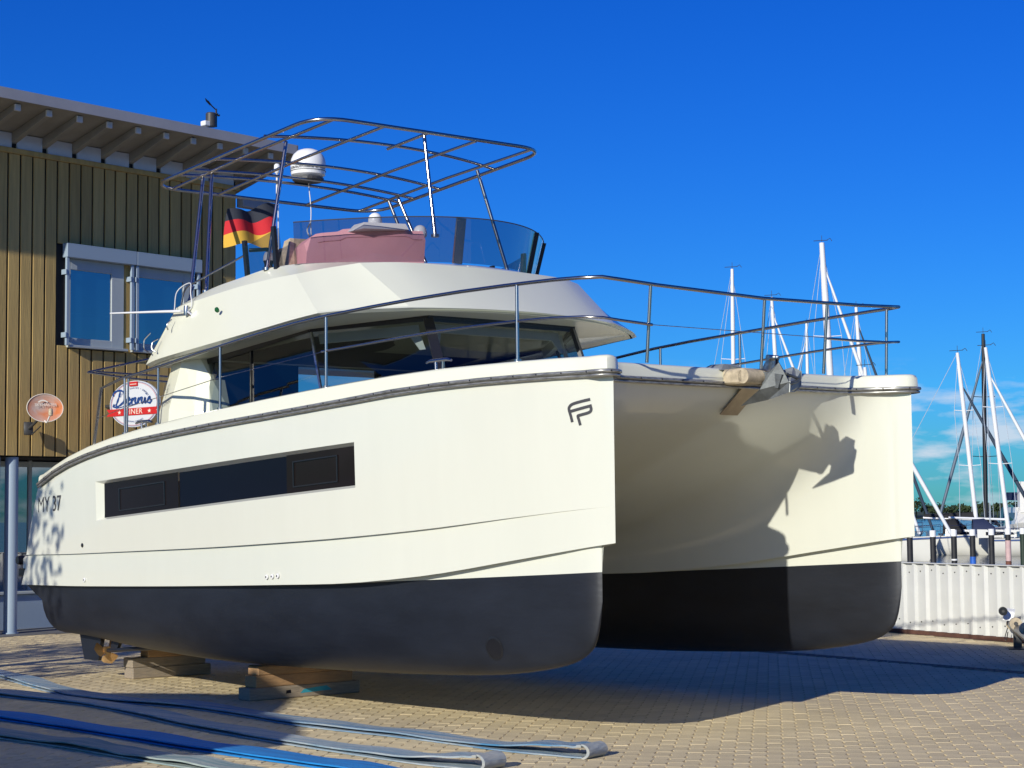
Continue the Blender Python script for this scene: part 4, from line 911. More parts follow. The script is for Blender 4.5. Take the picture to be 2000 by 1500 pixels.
# sign-local: x to the right (outwards from the wall), y up, z towards the viewer
EX, EY = .47, .36
def ell(rx, ry, n=56, z=0): return [(rx * cos(2 * pi * k / n), ry * sin(2 * pi * k / n), z) for k in range(n)]
MB().prism(ell(EX, EY, z=-.03), (0, 0, .03)).build('board', 'sg_white', sgn)
for r0, r1, mname in ((.965, .945, 'sg_blue'), (.925, .912, 'sg_red')):
    q = MB(); q.loft([ell(EX * r0, EY * r0, z=.003), ell(EX * r1, EY * r1, z=.003)], close=True); q.build('ring', mname, sgn, recalc=False)
MB().prism([(-.52, -.175, .004), (.50, -.175, .004), (.46, -.120, .004), (.50, -.065, .004), (-.52, -.065, .004), (-.475, -.120, .004)], (0, 0, .008)).build('banner', 'sg_red', sgn)
t = text_mesh('DINER', .115, spacing=1.05); q = MB(); q.add([(x, y - .122, .014) for x, y, z in t.v], t.f)
for cx in (-.27, .30, .46):
    st_ = [((.036 if k % 2 == 0 else .015) * cos(pi / 2 + k * pi / 5) + cx, (.036 if k % 2 == 0 else .015) * sin(pi / 2 + k * pi / 5) - .122, .014) for k in range(10)]; q.add(st_, [tuple(range(10))])
q.build('lettering', 'sg_cream', sgn, recalc=False)
def stroke(P, w0, k=6):
    P = curve_pts([(x, y, 0) for x, y in P], k); n = len(P); return [(p.x, p.y) for p in P], [w0 * (.7 + .5 * abs(sin(i * .45))) for i in range(n)]
SX, SY = .0945, .0725
DEN = [[(1.75, 3.25), (1.5, 2.2), (1.15, 1.1), (.85, .35)], [(.45, 2.35), (.35, 2.9), (.9, 3.4), (1.8, 3.55), (2.55, 3.1), (2.75, 2.2), (2.35, 1.0), (1.5, .25), (.75, .05), (.35, .3), (.6, .65)],
       [(2.9, .95), (3.45, 1.2), (3.72, 1.6), (3.5, 1.88), (3.2, 1.55), (3.15, .95), (3.45, .55), (3.95, .8)], [(3.95, .8), (4.25, 1.75), (4.2, 1.2), (4.05, .5)], [(4.15, 1.05), (4.6, 1.72), (4.9, 1.6), (4.78, 1.0), (4.9, .58), (5.25, .8)],
       [(5.25, .8), (5.55, 1.75), (5.5, 1.2), (5.38, .5)], [(5.45, 1.05), (5.9, 1.72), (6.2, 1.6), (6.08, 1.0), (6.2, .58), (6.55, .8)], [(6.55, .8), (6.85, 1.7), (6.75, 1.0), (6.85, .58), (7.2, .85)], [(6.98, 2.35), (7.06, 2.5)],
       [(7.2, .85), (7.7, 1.85), (7.75, 1.4), (8.05, .95), (7.75, .5), (7.3, .65)], [(.9, -.25), (3, .15), (5, .45)]]
q = MB()
for i, P in enumerate(DEN):
    pts, ws_ = stroke([(x * SX - .43, y * SY - .035) for x, y in P], .030 if i < 10 else .010); r_ = ribbon2d(pts, ws_); q.add([(x, y, .006 + i * .0004) for x, y, z in r_.v], r_.f)
q.build('script_lettering', 'sg_blue', sgn, recalc=False)
def arc_text(body, size, R_, up, mname, zo=.006):
    t = text_mesh(body, size, spacing=1.05); q = MB(); vs = []
    for x, y, z in t.v:
        if up: a_ = pi / 2 - x / R_; vs.append(((R_ + y) * cos(a_) * 1.25, (R_ + y) * sin(a_), zo))
        else: a_ = -pi / 2 + x / R_; vs.append(((R_ - y) * cos(a_) * 1.25, (R_ - y) * sin(a_), zo))
    q.add(vs, t.f); return q.build('small_lettering', mname, sgn, recalc=False)
arc_text('BURGER  •  SNACKS  •  DRINKS', .036, .245, True, 'sg_blue'); arc_text('ORIGINAL RECIPES', .034, .275, False, 'sg_blue')
MB().prism([(-.075, .275, .006), (.075, .275, .006), (.075, .345, .006), (-.075, .345, .006)], (0, 0, .012)).build('burger_emblem', 'sg_red', sgn)
MB().prism([(-.06, .300, .019), (.06, .300, .019), (.06, .310, .019), (-.06, .310, .019)], (0, 0, .003)).build('burger_emblem', 'sg_cream', sgn)
MB().box(-.62, -EX + .05, -.02, .02, -.05, -.031).build('bracket', 'charcoal', sgn)

# ------------------------------------------------------------------ satellite dish
M['dish'] = mat('dish_orange', (0.62, 0.17, 0.035), 0.5, col2=(0.52, 0.42, 0.36), vscale=1.3, coord='Generated', detail=3)
dsh = empty('satellite_dish', wl(.15, .55, 3.38), 0, 'orange satellite dish with faded paint on the plank wall', 'satellite dish')
dq = Vector((0.42, -0.90, 0.12)).to_track_quat('Z', 'Y'); dsh.rotation_mode = 'QUATERNION'; dsh.rotation_quaternion = dq
d_ = MB(); n = 36
d_.loft([[(rx * .27 * cos(2 * pi * k / n), rx * .215 * sin(2 * pi * k / n), .05 * rx * rx - .05) for k in range(n)] for rx in (.001, .25, .5, .75, .93, 1.0)] + [[(.272 * cos(2 * pi * k / n), .217 * sin(2 * pi * k / n), -.012) for k in range(n)], [(.20 * cos(2 * pi * k / n), .15 * sin(2 * pi * k / n), -.045) for k in range(n)], [(.001 * cos(2 * pi * k / n), .001 * sin(2 * pi * k / n), -.065) for k in range(n)]], close=True)
d_.build('reflector', 'dish', dsh, smooth=50)
MB().tube([(.268 * cos(2 * pi * k / n), .213 * sin(2 * pi * k / n), .0) for k in range(n)], .007, 6, close=True).build('rim', 'sg_cream', dsh, smooth=60)
t = text_mesh('SKYMASTER', .062); q = MB(); q.add([(x + .01, y + .045, .006) for x, y, z in t.v], t.f)
r_ = ribbon2d([(-.10 + .14 * k / 8, .085 + .03 * sin(pi * k / 8)) for k in range(9)], .02); q.add([(x, y, .004) for x, y, z in r_.v], r_.f); q.build('lettering', 'sg_cream', dsh, recalc=False)
ar = MB(); ar.tube(curve_pts([(0, -.19, -.02), (.0, -.24, .12), (.02, -.16, .26)], 5), .012, 8); ar.build('feed_arm', 'white', dsh, smooth=60)
MB().lathe([(.028, -.045), (.034, .0), (.030, .05), (.022, .06)], (.03, -.12, .27), 14, axis='Y').build('receiver', 'tan', dsh, smooth=50)
mtb = MB(); mtb.tube([(-.05, -.10, -.06), (-.12, -.2, -.16), (-.16, -.24, -.42)], .022, 8); mtb.tube([(-.05, -.26, -.1), (-.13, -.34, -.40)], .010, 8); mtb.bbox(-.24, -.10, -.34, -.14, -.45, -.42, .01); mtb.build('wall_mount', 'charcoal', dsh, smooth=50)

# ------------------------------------------------------------------ weather station on the roof edge
wsn_ = empty('weather_station', wl(3.02, .92, 8.05), WRZ, 'small black weather station with wind cups on the roof edge', 'weather station')
MB().lathe([(.085, 0), (.085, .21), (.07, .225)], (0, 0, -.01), 18).build('housing', 'charcoal', wsn_, smooth=40)
MB().bbox(-.17, -.06, -.06, .06, -.02, .06, .01).build('sensor_base', 'white', wsn_)
mp_ = MB(); mp_.tube([(.11, 0, 0), (.11, 0, .30)], .015, 8); mp_.tube([(.11, 0, .28), (.02, 0, .33), (-.06, 0, .40)], .010, 6); mp_.prism([(-.01, 0, .33), (-.10, 0, .39), (-.12, 0, .44), (-.05, 0, .40)], (0, .008, 0)); mp_.build('wind_vane', 'blackp', wsn_, smooth=40)
for a_ in (0, 2.1, 4.2): MB().lathe([(.004, -.018), (.02, -.012), (.024, .0), (.024, .012)], (.11 + .05 * cos(a_), .05 * sin(a_), .20), 10).build('wind_cup', 'blackp', wsn_, smooth=40)

# ------------------------------------------------------------------ sheet metal fence along the quay
M['sheet'] = mat('sheet_metal_white', (0.60, 0.61, 0.575), 0.45, var=0.06, vscale=2.5)
M['rust'] = mat('rusty_steel', (0.10, 0.045, 0.03), 0.85, var=0.3, vscale=10)
def fe(s, o, z): return F0 + DF * s + NFV * o + Vector((0, 0, z))
FRZ = atan2(DF.y, DF.x)
fen = empty('sheet_metal_fence', F0, FRZ, 'long white corrugated metal fence between the paved yard and the harbour', 'fence')
# fence-local: x along DF, y = left of DF, so the yard side is -y
PT = .24; NS = 5
prof_ = []
for k in range(NS): prof_ += [(k * PT, 0), (k * PT + .145, 0), (k * PT + .172, -.040), (k * PT + .212, -.040)]
prof_.append((NS * PT + .012, 0))
shm = MB(); shm.loft([[(x, y, .06) for x, y in prof_], [(x, y, .985) for x, y in prof_]]); proto = shm.build('corrugated_sheet', 'sheet', fen, recalc=False)
pos = [-22 + 1.2 * k for k in range(24)]
for i, x in enumerate(pos):
    o = proto if i == 0 else proto.copy()
    if i: COL.objects.link(o)
    o.location = (x, -.001 * (i % 2) * 3, 0); o.parent = fen
for x in range(5):
    MB().bbox(pos[0] + x * 5.8, pos[0] + (x + 1) * 5.8 - .004, -.052, .03, .985, 1.0, .004).build('cap_strip', 'sheet', fen)
MB().box(pos[0], pos[-1] + 1.2, -.03, .03, -.0, .058).build('base_strip', 'rust', fen)
sw = MB()
for i in range(120):
    for z in (.16, .86): sw.lathe([(.009, .0), (.009, -.008)], (pos[0] + .07 + i * PT, -.003, z + .02 * (i % 3)), 6, axis='Y')
tag(sw.build('screw', 'charcoal', fen, recalc=False), kind='stuff')

# ------------------------------------------------------------------ trailer tail by the fence
TRP = Vector((6.44, 23.75, .245)); TRD = Vector((-.20, -.98, 0)).normalized()
tr = empty('boat_trailer', (6.44, 23.75, 0), atan2(TRD.y, TRD.x), 'black trailer beam with rollers and a tilted number board by the fence', 'trailer')
b_ = MB(); b_.tube([(0, 0, .245), (4.2, 0, .245)], .062, 14); b_.build('beam', 'blackp', tr, smooth=50)
MB().lathe([(.02, -.05), (.06, -.035), (.075, -.01), (.075, .035), (.066, .04)], (0, 0, .245), 20, axis='X').build('end_cap', 'tan', tr, smooth=40)
nb_ = MB(); nb_.hexa([(.22, -.13, .31), (.26, .0, .30), (.27, .0, .30), (.23, -.13, .31), (.16, -.10, .46), (.20, .03, .45), (.21, .03, .45), (.17, -.10, .46)]); nbo = nb_.build('number_board', 'white', tr)
for k, z in enumerate((.425, .385, .345)):
    q = MB(); f_ = (z - .31) / .15; xx = .217 - .06 * f_
    for j in range(4 if k < 2 else 2):
        y0 = -.105 + .03 * f_ + j * .024; q.add([(xx, y0, z - .014), (xx + .005, y0 + .015, z - .011), (xx + .002, y0 + .015, z + .010), (xx - .003, y0, z + .012)], [(0, 1, 2, 3)])
    q.build('worn_lettering', 'logo', nbo, recalc=False)
for x, y, z, r_ in ((.35, -.13, .43, .055), (1.15, -.03, .32, .075), (2.4, 0, .33, .075)):
    w_ = MB(); w_.lathe([(r_ * .4, -.05), (r_, -.05), (r_, .05), (r_ * .4, .05)], (x, y, z), 18, axis='X'); w_.build('roller', 'blackp' if x < 1 else 'tan', tr, smooth=40); MB().lathe([(r_ * .35, -.056), (r_ * .35, .056)], (x, y, z), 10, axis='X').build('roller_hub', 'charcoal', tr)
for x_ in (.9, 3.4):
    lg = MB(); lg.bbox(x_, x_ + .1, -.05, .05, .006, .25, .008); lg.bbox(x_ - .15, x_ + .25, -.12, .12, 0, .012, .004); lg.build('stand', 'charcoal', tr)
MB().tube(curve_pts([(.05, -.06, .2), (.10, -.1, .08), (.2, -.09, .05), (.25, -.07, .16)], 5), .006, 6).build('cable', 'blackp', tr)
MB().bbox(1.1, 1.16, -.085, -.07, .17, .20, .002).build('reflector', 'white', tr)

# ------------------------------------------------------------------ lifting straps on the ground
def strapmat(name, c1, c2, c3):
    mm = mat(name, c1, 0.85, col2=c2, vscale=2.0, stretch=(.55, 11, 4), rot=radians(43), bump=0.6, bscale=16, detail=10)
    return mm
M['st_grey'] = strapmat('strap_faded', (0.06, 0.20, 0.36), (0.42, 0.44, 0.42), None)
M['st_grey2'] = strapmat('strap_faded_pale', (0.14, 0.26, 0.36), (0.46, 0.47, 0.45), None)
M['st_blue'] = strapmat('strap_blue', (0.004, 0.24, 0.62), (0.01, 0.15, 0.44), None)
M['st_green'] = strapmat('strap_worn', (0.12, 0.24, 0.26), (0.44, 0.46, 0.42), None)
M['sleeve'] = mat('strap_sleeve', (0.40, 0.40, 0.36), 0.9, col2=(0.28, 0.32, 0.34), vscale=40, stretch=(.2, .2, 1), bump=.6, bscale=60)
M['edge'] = mat('strap_edge', (0.025, 0.035, 0.045), 0.9)
def strap(pts, wd, mname, label, loop=None, open_from=None, wob=.008, seed=1):
    R_ = random.Random(seed); P = curve_pts([(x + .03, y - .13, 0) for x, y in pts], 14); c0 = P[0]
    root = empty('lifting_strap', (c0.x, c0.y, 0), 0, label, 'strap'); root['group'] = 'blue lifting straps laid on the paving'
    n = len(P); ph = R_.uniform(0, 6)
    def prof(i): return .012 + wob * (1 + sin(i * .23 + ph) + .6 * sin(i * .61 + 2 * ph)) * .5
    def row(i, z, t, w_):
        a_ = P[max(0, i - 1)]; b_ = P[min(n - 1, i + 1)]; d = (b_ - a_).normalized(); nr = Vector((-d.y, d.x, 0)); p = P[i] - c0
        k = .006 * sin(i * .4 + ph)
        return [p + nr * w_ + Vector((0, 0, z + k)), p - nr * w_ + Vector((0, 0, z)), p - nr * w_ + Vector((0, 0, z + t)), p + nr * w_ + Vector((0, 0, z + t + k))]
    tot = 0; L = [0]
    for i in range(1, n): tot += (P[i] - P[i - 1]).length; L.append(tot)
    lo = MB(); lo.loft([row(i, .003, .010, wd / 2 * (1 + .03 * sin(i * .3))) for i in range(n)], close=True); lo.build('lower_layer', mname, root, smooth=40)
    def gapz(i):
        g = prof(i)
        if loop: t = max(0, 1 - (tot - L[i]) / loop[0]); g += loop[1] * t * t * (3 - 2 * t)
        return .014 + g
    up = MB(); up.loft([row(i, gapz(i), .011, wd / 2 * (1 + .02 * sin(i * .37 + 1))) for i in range(n)], close=True); up.build('upper_layer', mname, root, smooth=40)
    if loop:
        d = (P[-1] - P[-2]).normalized(); nr = Vector((-d.y, d.x, 0)); z1 = gapz(n - 1) + .006; r_ = (z1 - .008) / 2; e = P[-1] - c0; fl_ = MB(); rows_ = []
        for k in range(11):
            a_ = -pi / 2 + pi * k / 10; rows_.append([e + d * ((r_ + s_) * cos(a_) * 1.1) + nr * q + Vector((0, 0, .010 + r_ + (r_ + s_ * .6) * sin(a_))) for q, s_ in ((wd * .5, 0), (wd * .5, .022), (-wd * .5, .022), (-wd * .5, 0))])
        fl_.loft(rows_, close=True); fl_.build('end_sleeve', 'sleeve', root, smooth=50)
        cf = MB(); m0 = n - 5
        for (za, zb) in ((gapz(n - 3) - .002, gapz(n - 3) + .016),):
            cf.loft([row(i, gapz(i) - .003, .019, wd / 2 + .004) for i in range(m0, n)], close=True)
        cf.build('stitched_cuff', 'sleeve', root, smooth=50)
    return root
strap([(-7.6, 22.4), (-6.6, 21.5), (-5.72, 20.45), (-4.75, 18.75), (-3.93, 17.55), (-2.80, 16.63), (-1.727, 15.29), (-.80, 14.38), (-.026, 13.55), (.35, 13.24), (.50, 13.13)], .235, 'st_grey', 'faded blue grey strap nearest the hull, its folded loop end farthest to the right', (1.0, .050), seed=2)
strap([(-7.4, 20.6), (-6.2, 19.4), (-5.08, 18.16), (-3.8, 16.95), (-2.55, 15.15), (-1.577, 13.96), (-.75, 13.02), (-.36, 12.68), (-.22, 12.57)], .235, 'st_grey2', 'pale grey strap with a raised loop end just above the bright blue one', (.9, .055), seed=3)
strap([(-7.2, 18.6), (-5.8, 17.3), (-4.51, 16.12), (-3.34, 14.92), (-2.324, 13.79), (-1.54, 13.02), (-.95, 12.4), (-.2, 11.6)], .26, 'st_blue', 'bright blue strap running through the shade', None, wob=.004, seed=4)
strap([(-6.6, 16.9), (-5.3, 15.85), (-4.12, 14.74), (-3.3, 13.98), (-2.82, 13.46), (-2.36, 12.98), (-1.8, 12.4), (-1.1, 11.6)], .235, 'st_green', 'worn greenish grey strap lowest at the left corner', None, wob=.012, seed=5)

# ------------------------------------------------------------------ mooring piles
M['pile'] = mat('pile_black', (0.018, 0.018, 0.020), 0.6, var=.4, vscale=3); M['pile_blue'] = mat('pile_blue', (0.02, 0.12, 0.50), 0.5, var=.2, vscale=4); M['pile_pink'] = mat('pile_pink', (0.58, 0.40, 0.38), 0.7, var=.15, vscale=5); M['pile_rust'] = mat('pile_rust', (0.16, 0.06, 0.04), 0.8, var=.2, vscale=5); M['pile_green'] = mat('pile_green', (0.018, 0.035, 0.02), 0.6)
PD = [(17.76, 82.0, 'half hidden black mooring pile right beside the port bow', []), (19.14, 83.5, 'plain black mooring pile with white cap, second from the port bow', []), (20.46, 85.0, 'black mooring pile with two pale rings near its foot', [(-.55, -.48, 'white'), (-1.12, -1.0, 'white')]),
      (21.70, 86.5, 'mooring pile with bright blue lower half', [(-3, -.42, 'pile_blue')]), (22.99, 88.0, 'plain black mooring pile between the blue and the pink one', []), (24.19, 89.5, 'mooring pile with pink middle and rusty foot', [(-.72, .28, 'pile_pink'), (-3, -.74, 'pile_rust')]), (25.33, 91.0, 'dark green mooring pile farthest to the right', [(-3, .60, 'pile_green')])]
for x, y, lab, bands in PD:
    o = empty('mooring_pile', (x, y, -1.0), 0, lab, 'mooring pile', 'row of mooring piles behind the fence'); r_ = .135
    top_ = .87
    MB().lathe([(r_, -1.5), (r_, top_ - .28 + 1.0)], (0, 0, 0), 16).build('shaft', 'pile', o, smooth=40)
    MB().lathe([(r_ + .012, top_ - .30 + 1.0), (r_ + .012, top_ + .99), (r_ - .02, top_ + 1.0)], (0, 0, 0), 16).build('cap', 'white', o, smooth=40)
    for z0, z1, mn in bands: MB().lathe([(r_ + .006, z0 + 1.0), (r_ + .006, z1 + 1.0)], (0, 0, 0), 16).build('painted_band', mn, o, smooth=40)

# ------------------------------------------------------------------ yachts in the harbour
M['yhull'] = mat('yacht_white', (0.70, 0.69, 0.62), 0.3, var=.03, vscale=.5); M['yblue'] = mat('yacht_blue_band', (0.03, 0.07, 0.20), 0.4); M['mastw'] = mat('mast_alloy', (0.75, 0.76, 0.76), 0.35); M['mastb'] = mat('mast_black', (0.012, 0.012, 0.014), 0.4)
M['wire'] = mat('rigging_wire', (0.50, 0.56, 0.62), 0.4); M['wired'] = mat('rigging_dark', (0.10, 0.14, 0.18), 0.5); M['canvas_teal'] = mat('canvas_teal', (0.03, 0.16, 0.20), 0.8, var=.2, vscale=.8); M['canvas_navy'] = mat('canvas_navy', (0.015, 0.025, 0.07), 0.8); M['canvas_black'] = mat('canvas_black', (0.012, 0.012, 0.014), 0.85); M['sail'] = mat('furled_sail', (0.72, 0.74, 0.74), 0.8); M['saild'] = mat('furled_sail_dark', (0.03, 0.05, 0.08), 0.8)
WZ = -1.0
def yacht(mx, my, tz, top, label, az, Lh=10.0, mastpos=.42, hullm='yhull', mastm='mastw', furl='sail', furl_foot=None, furl_top=.93, cover=None, spreads=(.38, .68), stays=True, backdx=None, boom=True, hull=True, mr=.11, wires='wire'):
    """mx,my mast foot; top=(x,y) of the masthead; az heading of the bow in world xy"""
    o = empty('sailing_yacht', (mx, my, WZ), 0, label, 'sailboat', 'yachts moored in the harbour')
    bx, by = cos(az), sin(az); lx, ly = -by, bx
    def P(a_, b_, z): return (bx * a_ + lx * b_, by * a_ + ly * b_, z)
    fwd, aft = Lh * (1 - mastpos) - Lh * .18, -Lh * (mastpos) - Lh * .0
    fwd = Lh * mastpos; aft = fwd - Lh; B = Lh * .155
    secs = []
    for t in (0, .08, .2, .4, .6, .8, .93, 1):
        a_ = aft + Lh * t; w_ = B * (.72 + .28 * sin(min(1, t / .45) * pi / 2)) * (1 if t < .45 else cos((t - .45) / .55 * pi / 2) ** .75); w_ = max(w_, .03); sh_ = 1.05 + .35 * t ** 2; ra = .9 * t ** 6
        secs.append([P(a_ + ra, -w_, sh_), P(a_ + ra * .4, -w_ * .93, .45), P(a_, -w_ * .55, -.15), P(a_, 0, -.35), P(a_, w_ * .55, -.15), P(a_ + ra * .4, w_ * .93, .45), P(a_ + ra, w_, sh_)])
    h = MB(); h.loft(secs); h.add(secs[0], [tuple(range(7))]); ho = h.build('hull', hullm, o, smooth=50)
    d = MB(); dk_ = [[s_[0], s_[-1]] for s_ in secs]; d.loft(dk_); d.build('deck', 'yhull', o)
    st_ = MB(); st_.loft([[Vector(s_[0]) * 1.0 + Vector((0, 0, -.16)) + Vector(P(0, -.012, 0)), Vector(s_[0]) + Vector((0, 0, -.06)) + Vector(P(0, -.014, 0))] for s_ in secs]); st_.loft([[Vector(s_[-1]) + Vector((0, 0, -.16)) + Vector(P(0, .012, 0)), Vector(s_[-1]) + Vector((0, 0, -.06)) + Vector(P(0, .014, 0))] for s_ in secs]); st_.build('sheer_stripe', 'yblue', ho, recalc=False)
    cr_ = MB(); q0, q1 = -Lh * .22, Lh * .16
    cr_.hexa([P(q0, -B * .62, 1.1), P(q1, -B * .4, 1.15), P(q1, B * .4, 1.15), P(q0, B * .62, 1.1), P(q0, -B * .52, 1.62), P(q1 - .5, -B * .3, 1.55), P(q1 - .5, B * .3, 1.55), P(q0, B * .52, 1.62)]); co = cr_.build('coachroof', 'yhull', o)
    wi = MB()
    for sd in (-1, 1): wi.add([P(q0 + .5, sd * (B * .585 + .01), 1.27), P(q1 - 1.2, sd * (B * .44 + .02), 1.30), P(q1 - 1.3, sd * (B * .41 + .02), 1.43), P(q0 + .5, sd * (B * .555 + .01), 1.46)], [(0, 1, 2, 3)])
    wi.build('cabin_window', 'navy', co, recalc=False)
    sh2 = MB(); sh2.loft([[P(q0 + dx, B * .5 * cos(pi * k / 8), zb + hh * sin(pi * k / 8)) for k in range(9)] for dx, zb, hh in ((-.2, 1.3, .95), (.5, 1.35, .95), (1.1, 1.45, .35))]); sh2.build('sprayhood', 'canvas_navy' if cover != 'canvas_black' else 'canvas_black', o, smooth=50)
    for k in range(3):
        for sd in (-1, 1):
            a_ = aft + Lh * (.25 + .17 * k); fd = MB(); fd.lathe([(.03, .9), (.11, .8), (.11, .35), (.03, .25)], P(a_, sd * (B + .1), 0), 8); fd.build('fender', 'white' if k % 2 else 'canvas_navy', o, smooth=50)
    gr_ = MB()
    for k in range(10):
        a_ = aft + Lh * (.1 + .085 * k); hh = .15 + .25 * ((k * 37) % 10) / 10; c_ = P(a_, B * .5 * ((k * 53) % 17 / 8.5 - 1), 1.15); gr_.box(c_[0] - .15, c_[0] + .15, c_[1] - .15, c_[1] + .15, c_[2], c_[2] + hh)
    tag(gr_.build('deck_gear', 'steel_dull', o), kind='stuff')
    m_ = MB(); T_ = Vector((top[0] - mx, top[1] - my, tz - WZ)); b0 = Vector((0, 0, 1.2)); m_.tube([b0, b0.lerp(T_, .8), T_], [mr, mr, mr * .75], 8); mo = m_.build('mast', mastm, o, smooth=50)
    hd = MB(); hd.tube([T_ + Vector((-.5, 0, .12)), T_ + Vector((.35, 0, .16))], .02, 5); hd.tube([T_, T_ + Vector((0, 0, .45))], .015, 5); hd.tube([T_ + Vector((.3, 0, .16)), T_ + Vector((.5, 0, .28)), T_ + Vector((.62, 0, .1))], .02, 5); hd.build('masthead_gear', 'charcoal', mo)
    for f_ in spreads:
        c_ = b0.lerp(T_, f_); sp_ = MB(); L_ = B * .55 * (1.1 - f_ * .4); sp_.tube([c_ - Vector((L_, 0, -.05)), c_, c_ + Vector((L_, 0, .05))], .028, 6); sp_.build('spreader', mastm, mo)
    if stays:
        wi_ = MB()
        for sd in (-1, 1):
            pts = [T_ * .985] + [b0.lerp(T_, f_) + Vector((sd * B * .55 * (1.1 - f_ * .4), 0, .05)) for f_ in sorted(spreads, reverse=True)] + [Vector(P(-.3, 0, 1.2)) + Vector((sd * B * .62, 0, 0))]
            wi_.tube(pts, .017, 4)
        bd_ = backdx if backdx is not None else None
        wi_.tube([T_, Vector(P(aft + .1, 0, 1.1))], .017, 4)
        wi_.build('rigging', wires, mo, recalc=False)
    if furl:
        ff = Vector(furl_foot) - Vector((mx, my, WZ)) if furl_foot else Vector(P(fwd + .6, 0, 1.5)); fu_ = MB(); c_ = b0.lerp(T_, furl_top); fu_.tube([c_, c_.lerp(ff, .1), c_.lerp(ff, .5), ff], [.03, .075, .13, .10], 8); fu_.build('furled_jib', furl, mo, smooth=50)
    if boom:
        bo = MB(); a1 = Vector(P(0, 0, 2.2)); a2 = Vector(P(-Lh * .4, 0, 2.35)); bo.tube([a1, a2], .07, 8); boo = bo.build('boom', mastm, o, smooth=50)
        if cover:
            c = MB(); c.loft([[a1.lerp(a2, t) + Vector((lx * w_, ly * w_, z)) for w_, z in ((-.13 * k_, .05), (-.10 * k_, .30 * k_), (0, .42 * k_), (.10 * k_, .30 * k_), (.13 * k_, .05))] for t, k_ in ((0, 1.25), (.2, 1.0), (.6, .8), (.98, .55))]); c.build('sail_cover', cover, boo, smooth=50)
    pu = MB(); pr_ = []
    for t in (.0, .2, .4, .6, .8, .97):
        i_ = min(len(secs) - 1, int(t * 8)); pass
    for sd in (0, -1):
        line = [Vector(s_[sd]) + Vector((0, 0, .6)) for s_ in secs]; pu.tube(line, .014, 5); pu.tube([p_ + Vector((0, 0, -.3)) for p_ in line], .008, 4)
        for s_ in secs: pu.tube([Vector(s_[sd]), Vector(s_[sd]) + Vector((0, 0, .6))], .013, 5)
    pu.build('guard_rail', 'steel_dull', o, recalc=False)
    return o
AZR = radians(-62)
yacht(14.55, 120, 17.9, (14.67, 120), 'yacht whose slim white mast rises leftmost over the bow rail', AZR, 11, furl=None, spreads=(.34, .66), mr=.14)
yacht(18.6, 125, 16.6, (17.97, 125), 'yacht with the raked white mast just above the anchor', AZR, 10.5, furl_foot=(23.2, 124, .4), mr=.14)
yacht(26.0, 160, 18.4, (26.02, 160), 'far yacht with the thinnest mast seen through the bow rail', AZR, 11, furl_foot=(21.0, 158, .5), furl='wire', mr=.14)
yacht(19.65, 110, 18.1, (18.93, 110), 'yacht with the tallest thick white mast behind the port bow rail', AZR, 12, furl_foot=(24.2, 109, .4), mr=.21)
yacht(25.4, 130, 16.4, (24.73, 130), 'yacht with the short leaning mast beside the tallest one', AZR, 11, furl_foot=(29.6, 129, .4), furl='saild', mr=.155)
yacht(29.2, 115, 11.75, (28.22, 115), 'cream yacht with black jib stay crossing right, behind the blue pile', radians(-25), 8.5, mastpos=.11, furl='saild', furl_foot=(33.4, 114, -.1), furl_top=.83, cover='canvas_black', mr=.14)
yacht(33.6, 130, 14.4, (33.78, 130), 'yacht with the black mast between two white masts', radians(-110), 11, mastm='mastb', furl='wired', furl_foot=(29.9, 128, 1.5), furl_top=.88, cover='canvas_black', mr=.16)
yacht(30.35, 112, 11.8, (29.23, 112), 'white yacht at the right edge with a white furled jib', radians(-8), 9.0, mastpos=.87, furl='sail', furl_foot=(34.2, 111, .2), furl_top=.86, mr=.14)
yacht(20.9, 104, 10.0, (20.2, 104), 'yacht half hidden behind the port hull, its pale jib stay leaning right', radians(-50), 9.0, mastpos=.36, furl='sail', furl_foot=(24.9, 103.5, .2), furl_top=.9, mr=.13)

# motor yacht with canvas covers behind the yachts
my_ = empty('motor_yacht', (38.5, 136, WZ), radians(-100), 'white motor yacht with teal and navy canvas covers at the right edge', 'motorboat')
h = MB(); secs = []
for t in (0, .3, .6, .85, 1):
    a_ = -6 + 12 * t; w_ = 2.0 * (1 if t < .5 else cos((t - .5) / .5 * pi / 2) ** .7) + .03; secs.append([(a_ + .8 * t ** 5, -w_, 1.5 + .5 * t * t), (a_, -w_ * .85, .2), (a_, 0, -.3), (a_, w_ * .85, .2), (a_ + .8 * t ** 5, w_, 1.5 + .5 * t * t)])
h.loft(secs); h.add(secs[0], [tuple(range(5))]); h.build('hull', 'yhull', my_, smooth=40)
MB().loft([[s_[0], s_[-1]] for s_ in secs]).build('deck', 'yhull', my_)
MB().hexa([(-3, -1.7, 1.5), (2.6, -1.4, 1.7), (2.6, 1.4, 1.7), (-3, 1.7, 1.5), (-2.6, -1.5, 3.0), (1.0, -1.2, 3.0), (1.0, 1.2, 3.0), (-2.6, 1.5, 3.0)]).build('cabin', 'yhull', my_)
MB().hexa([(-6, -1.9, 1.5), (-2.7, -1.75, 1.5), (-2.7, 1.75, 1.5), (-6, 1.9, 1.5), (-5.6, -1.6, 3.0), (-2.7, -1.5, 3.2), (-2.7, 1.5, 3.2), (-5.6, 1.6, 3.0)]).build('cockpit_canvas', 'canvas_teal', my_)
MB().hexa([(-3.6, -1.5, 3.55), (.4, -1.2, 3.5), (.4, 1.2, 3.5), (-3.6, 1.5, 3.55), (-3.4, -1.4, 4.15), (.2, -1.1, 4.1), (.2, 1.1, 4.1), (-3.4, 1.4, 4.15)]).build('bimini_canvas', 'canvas_navy', my_)
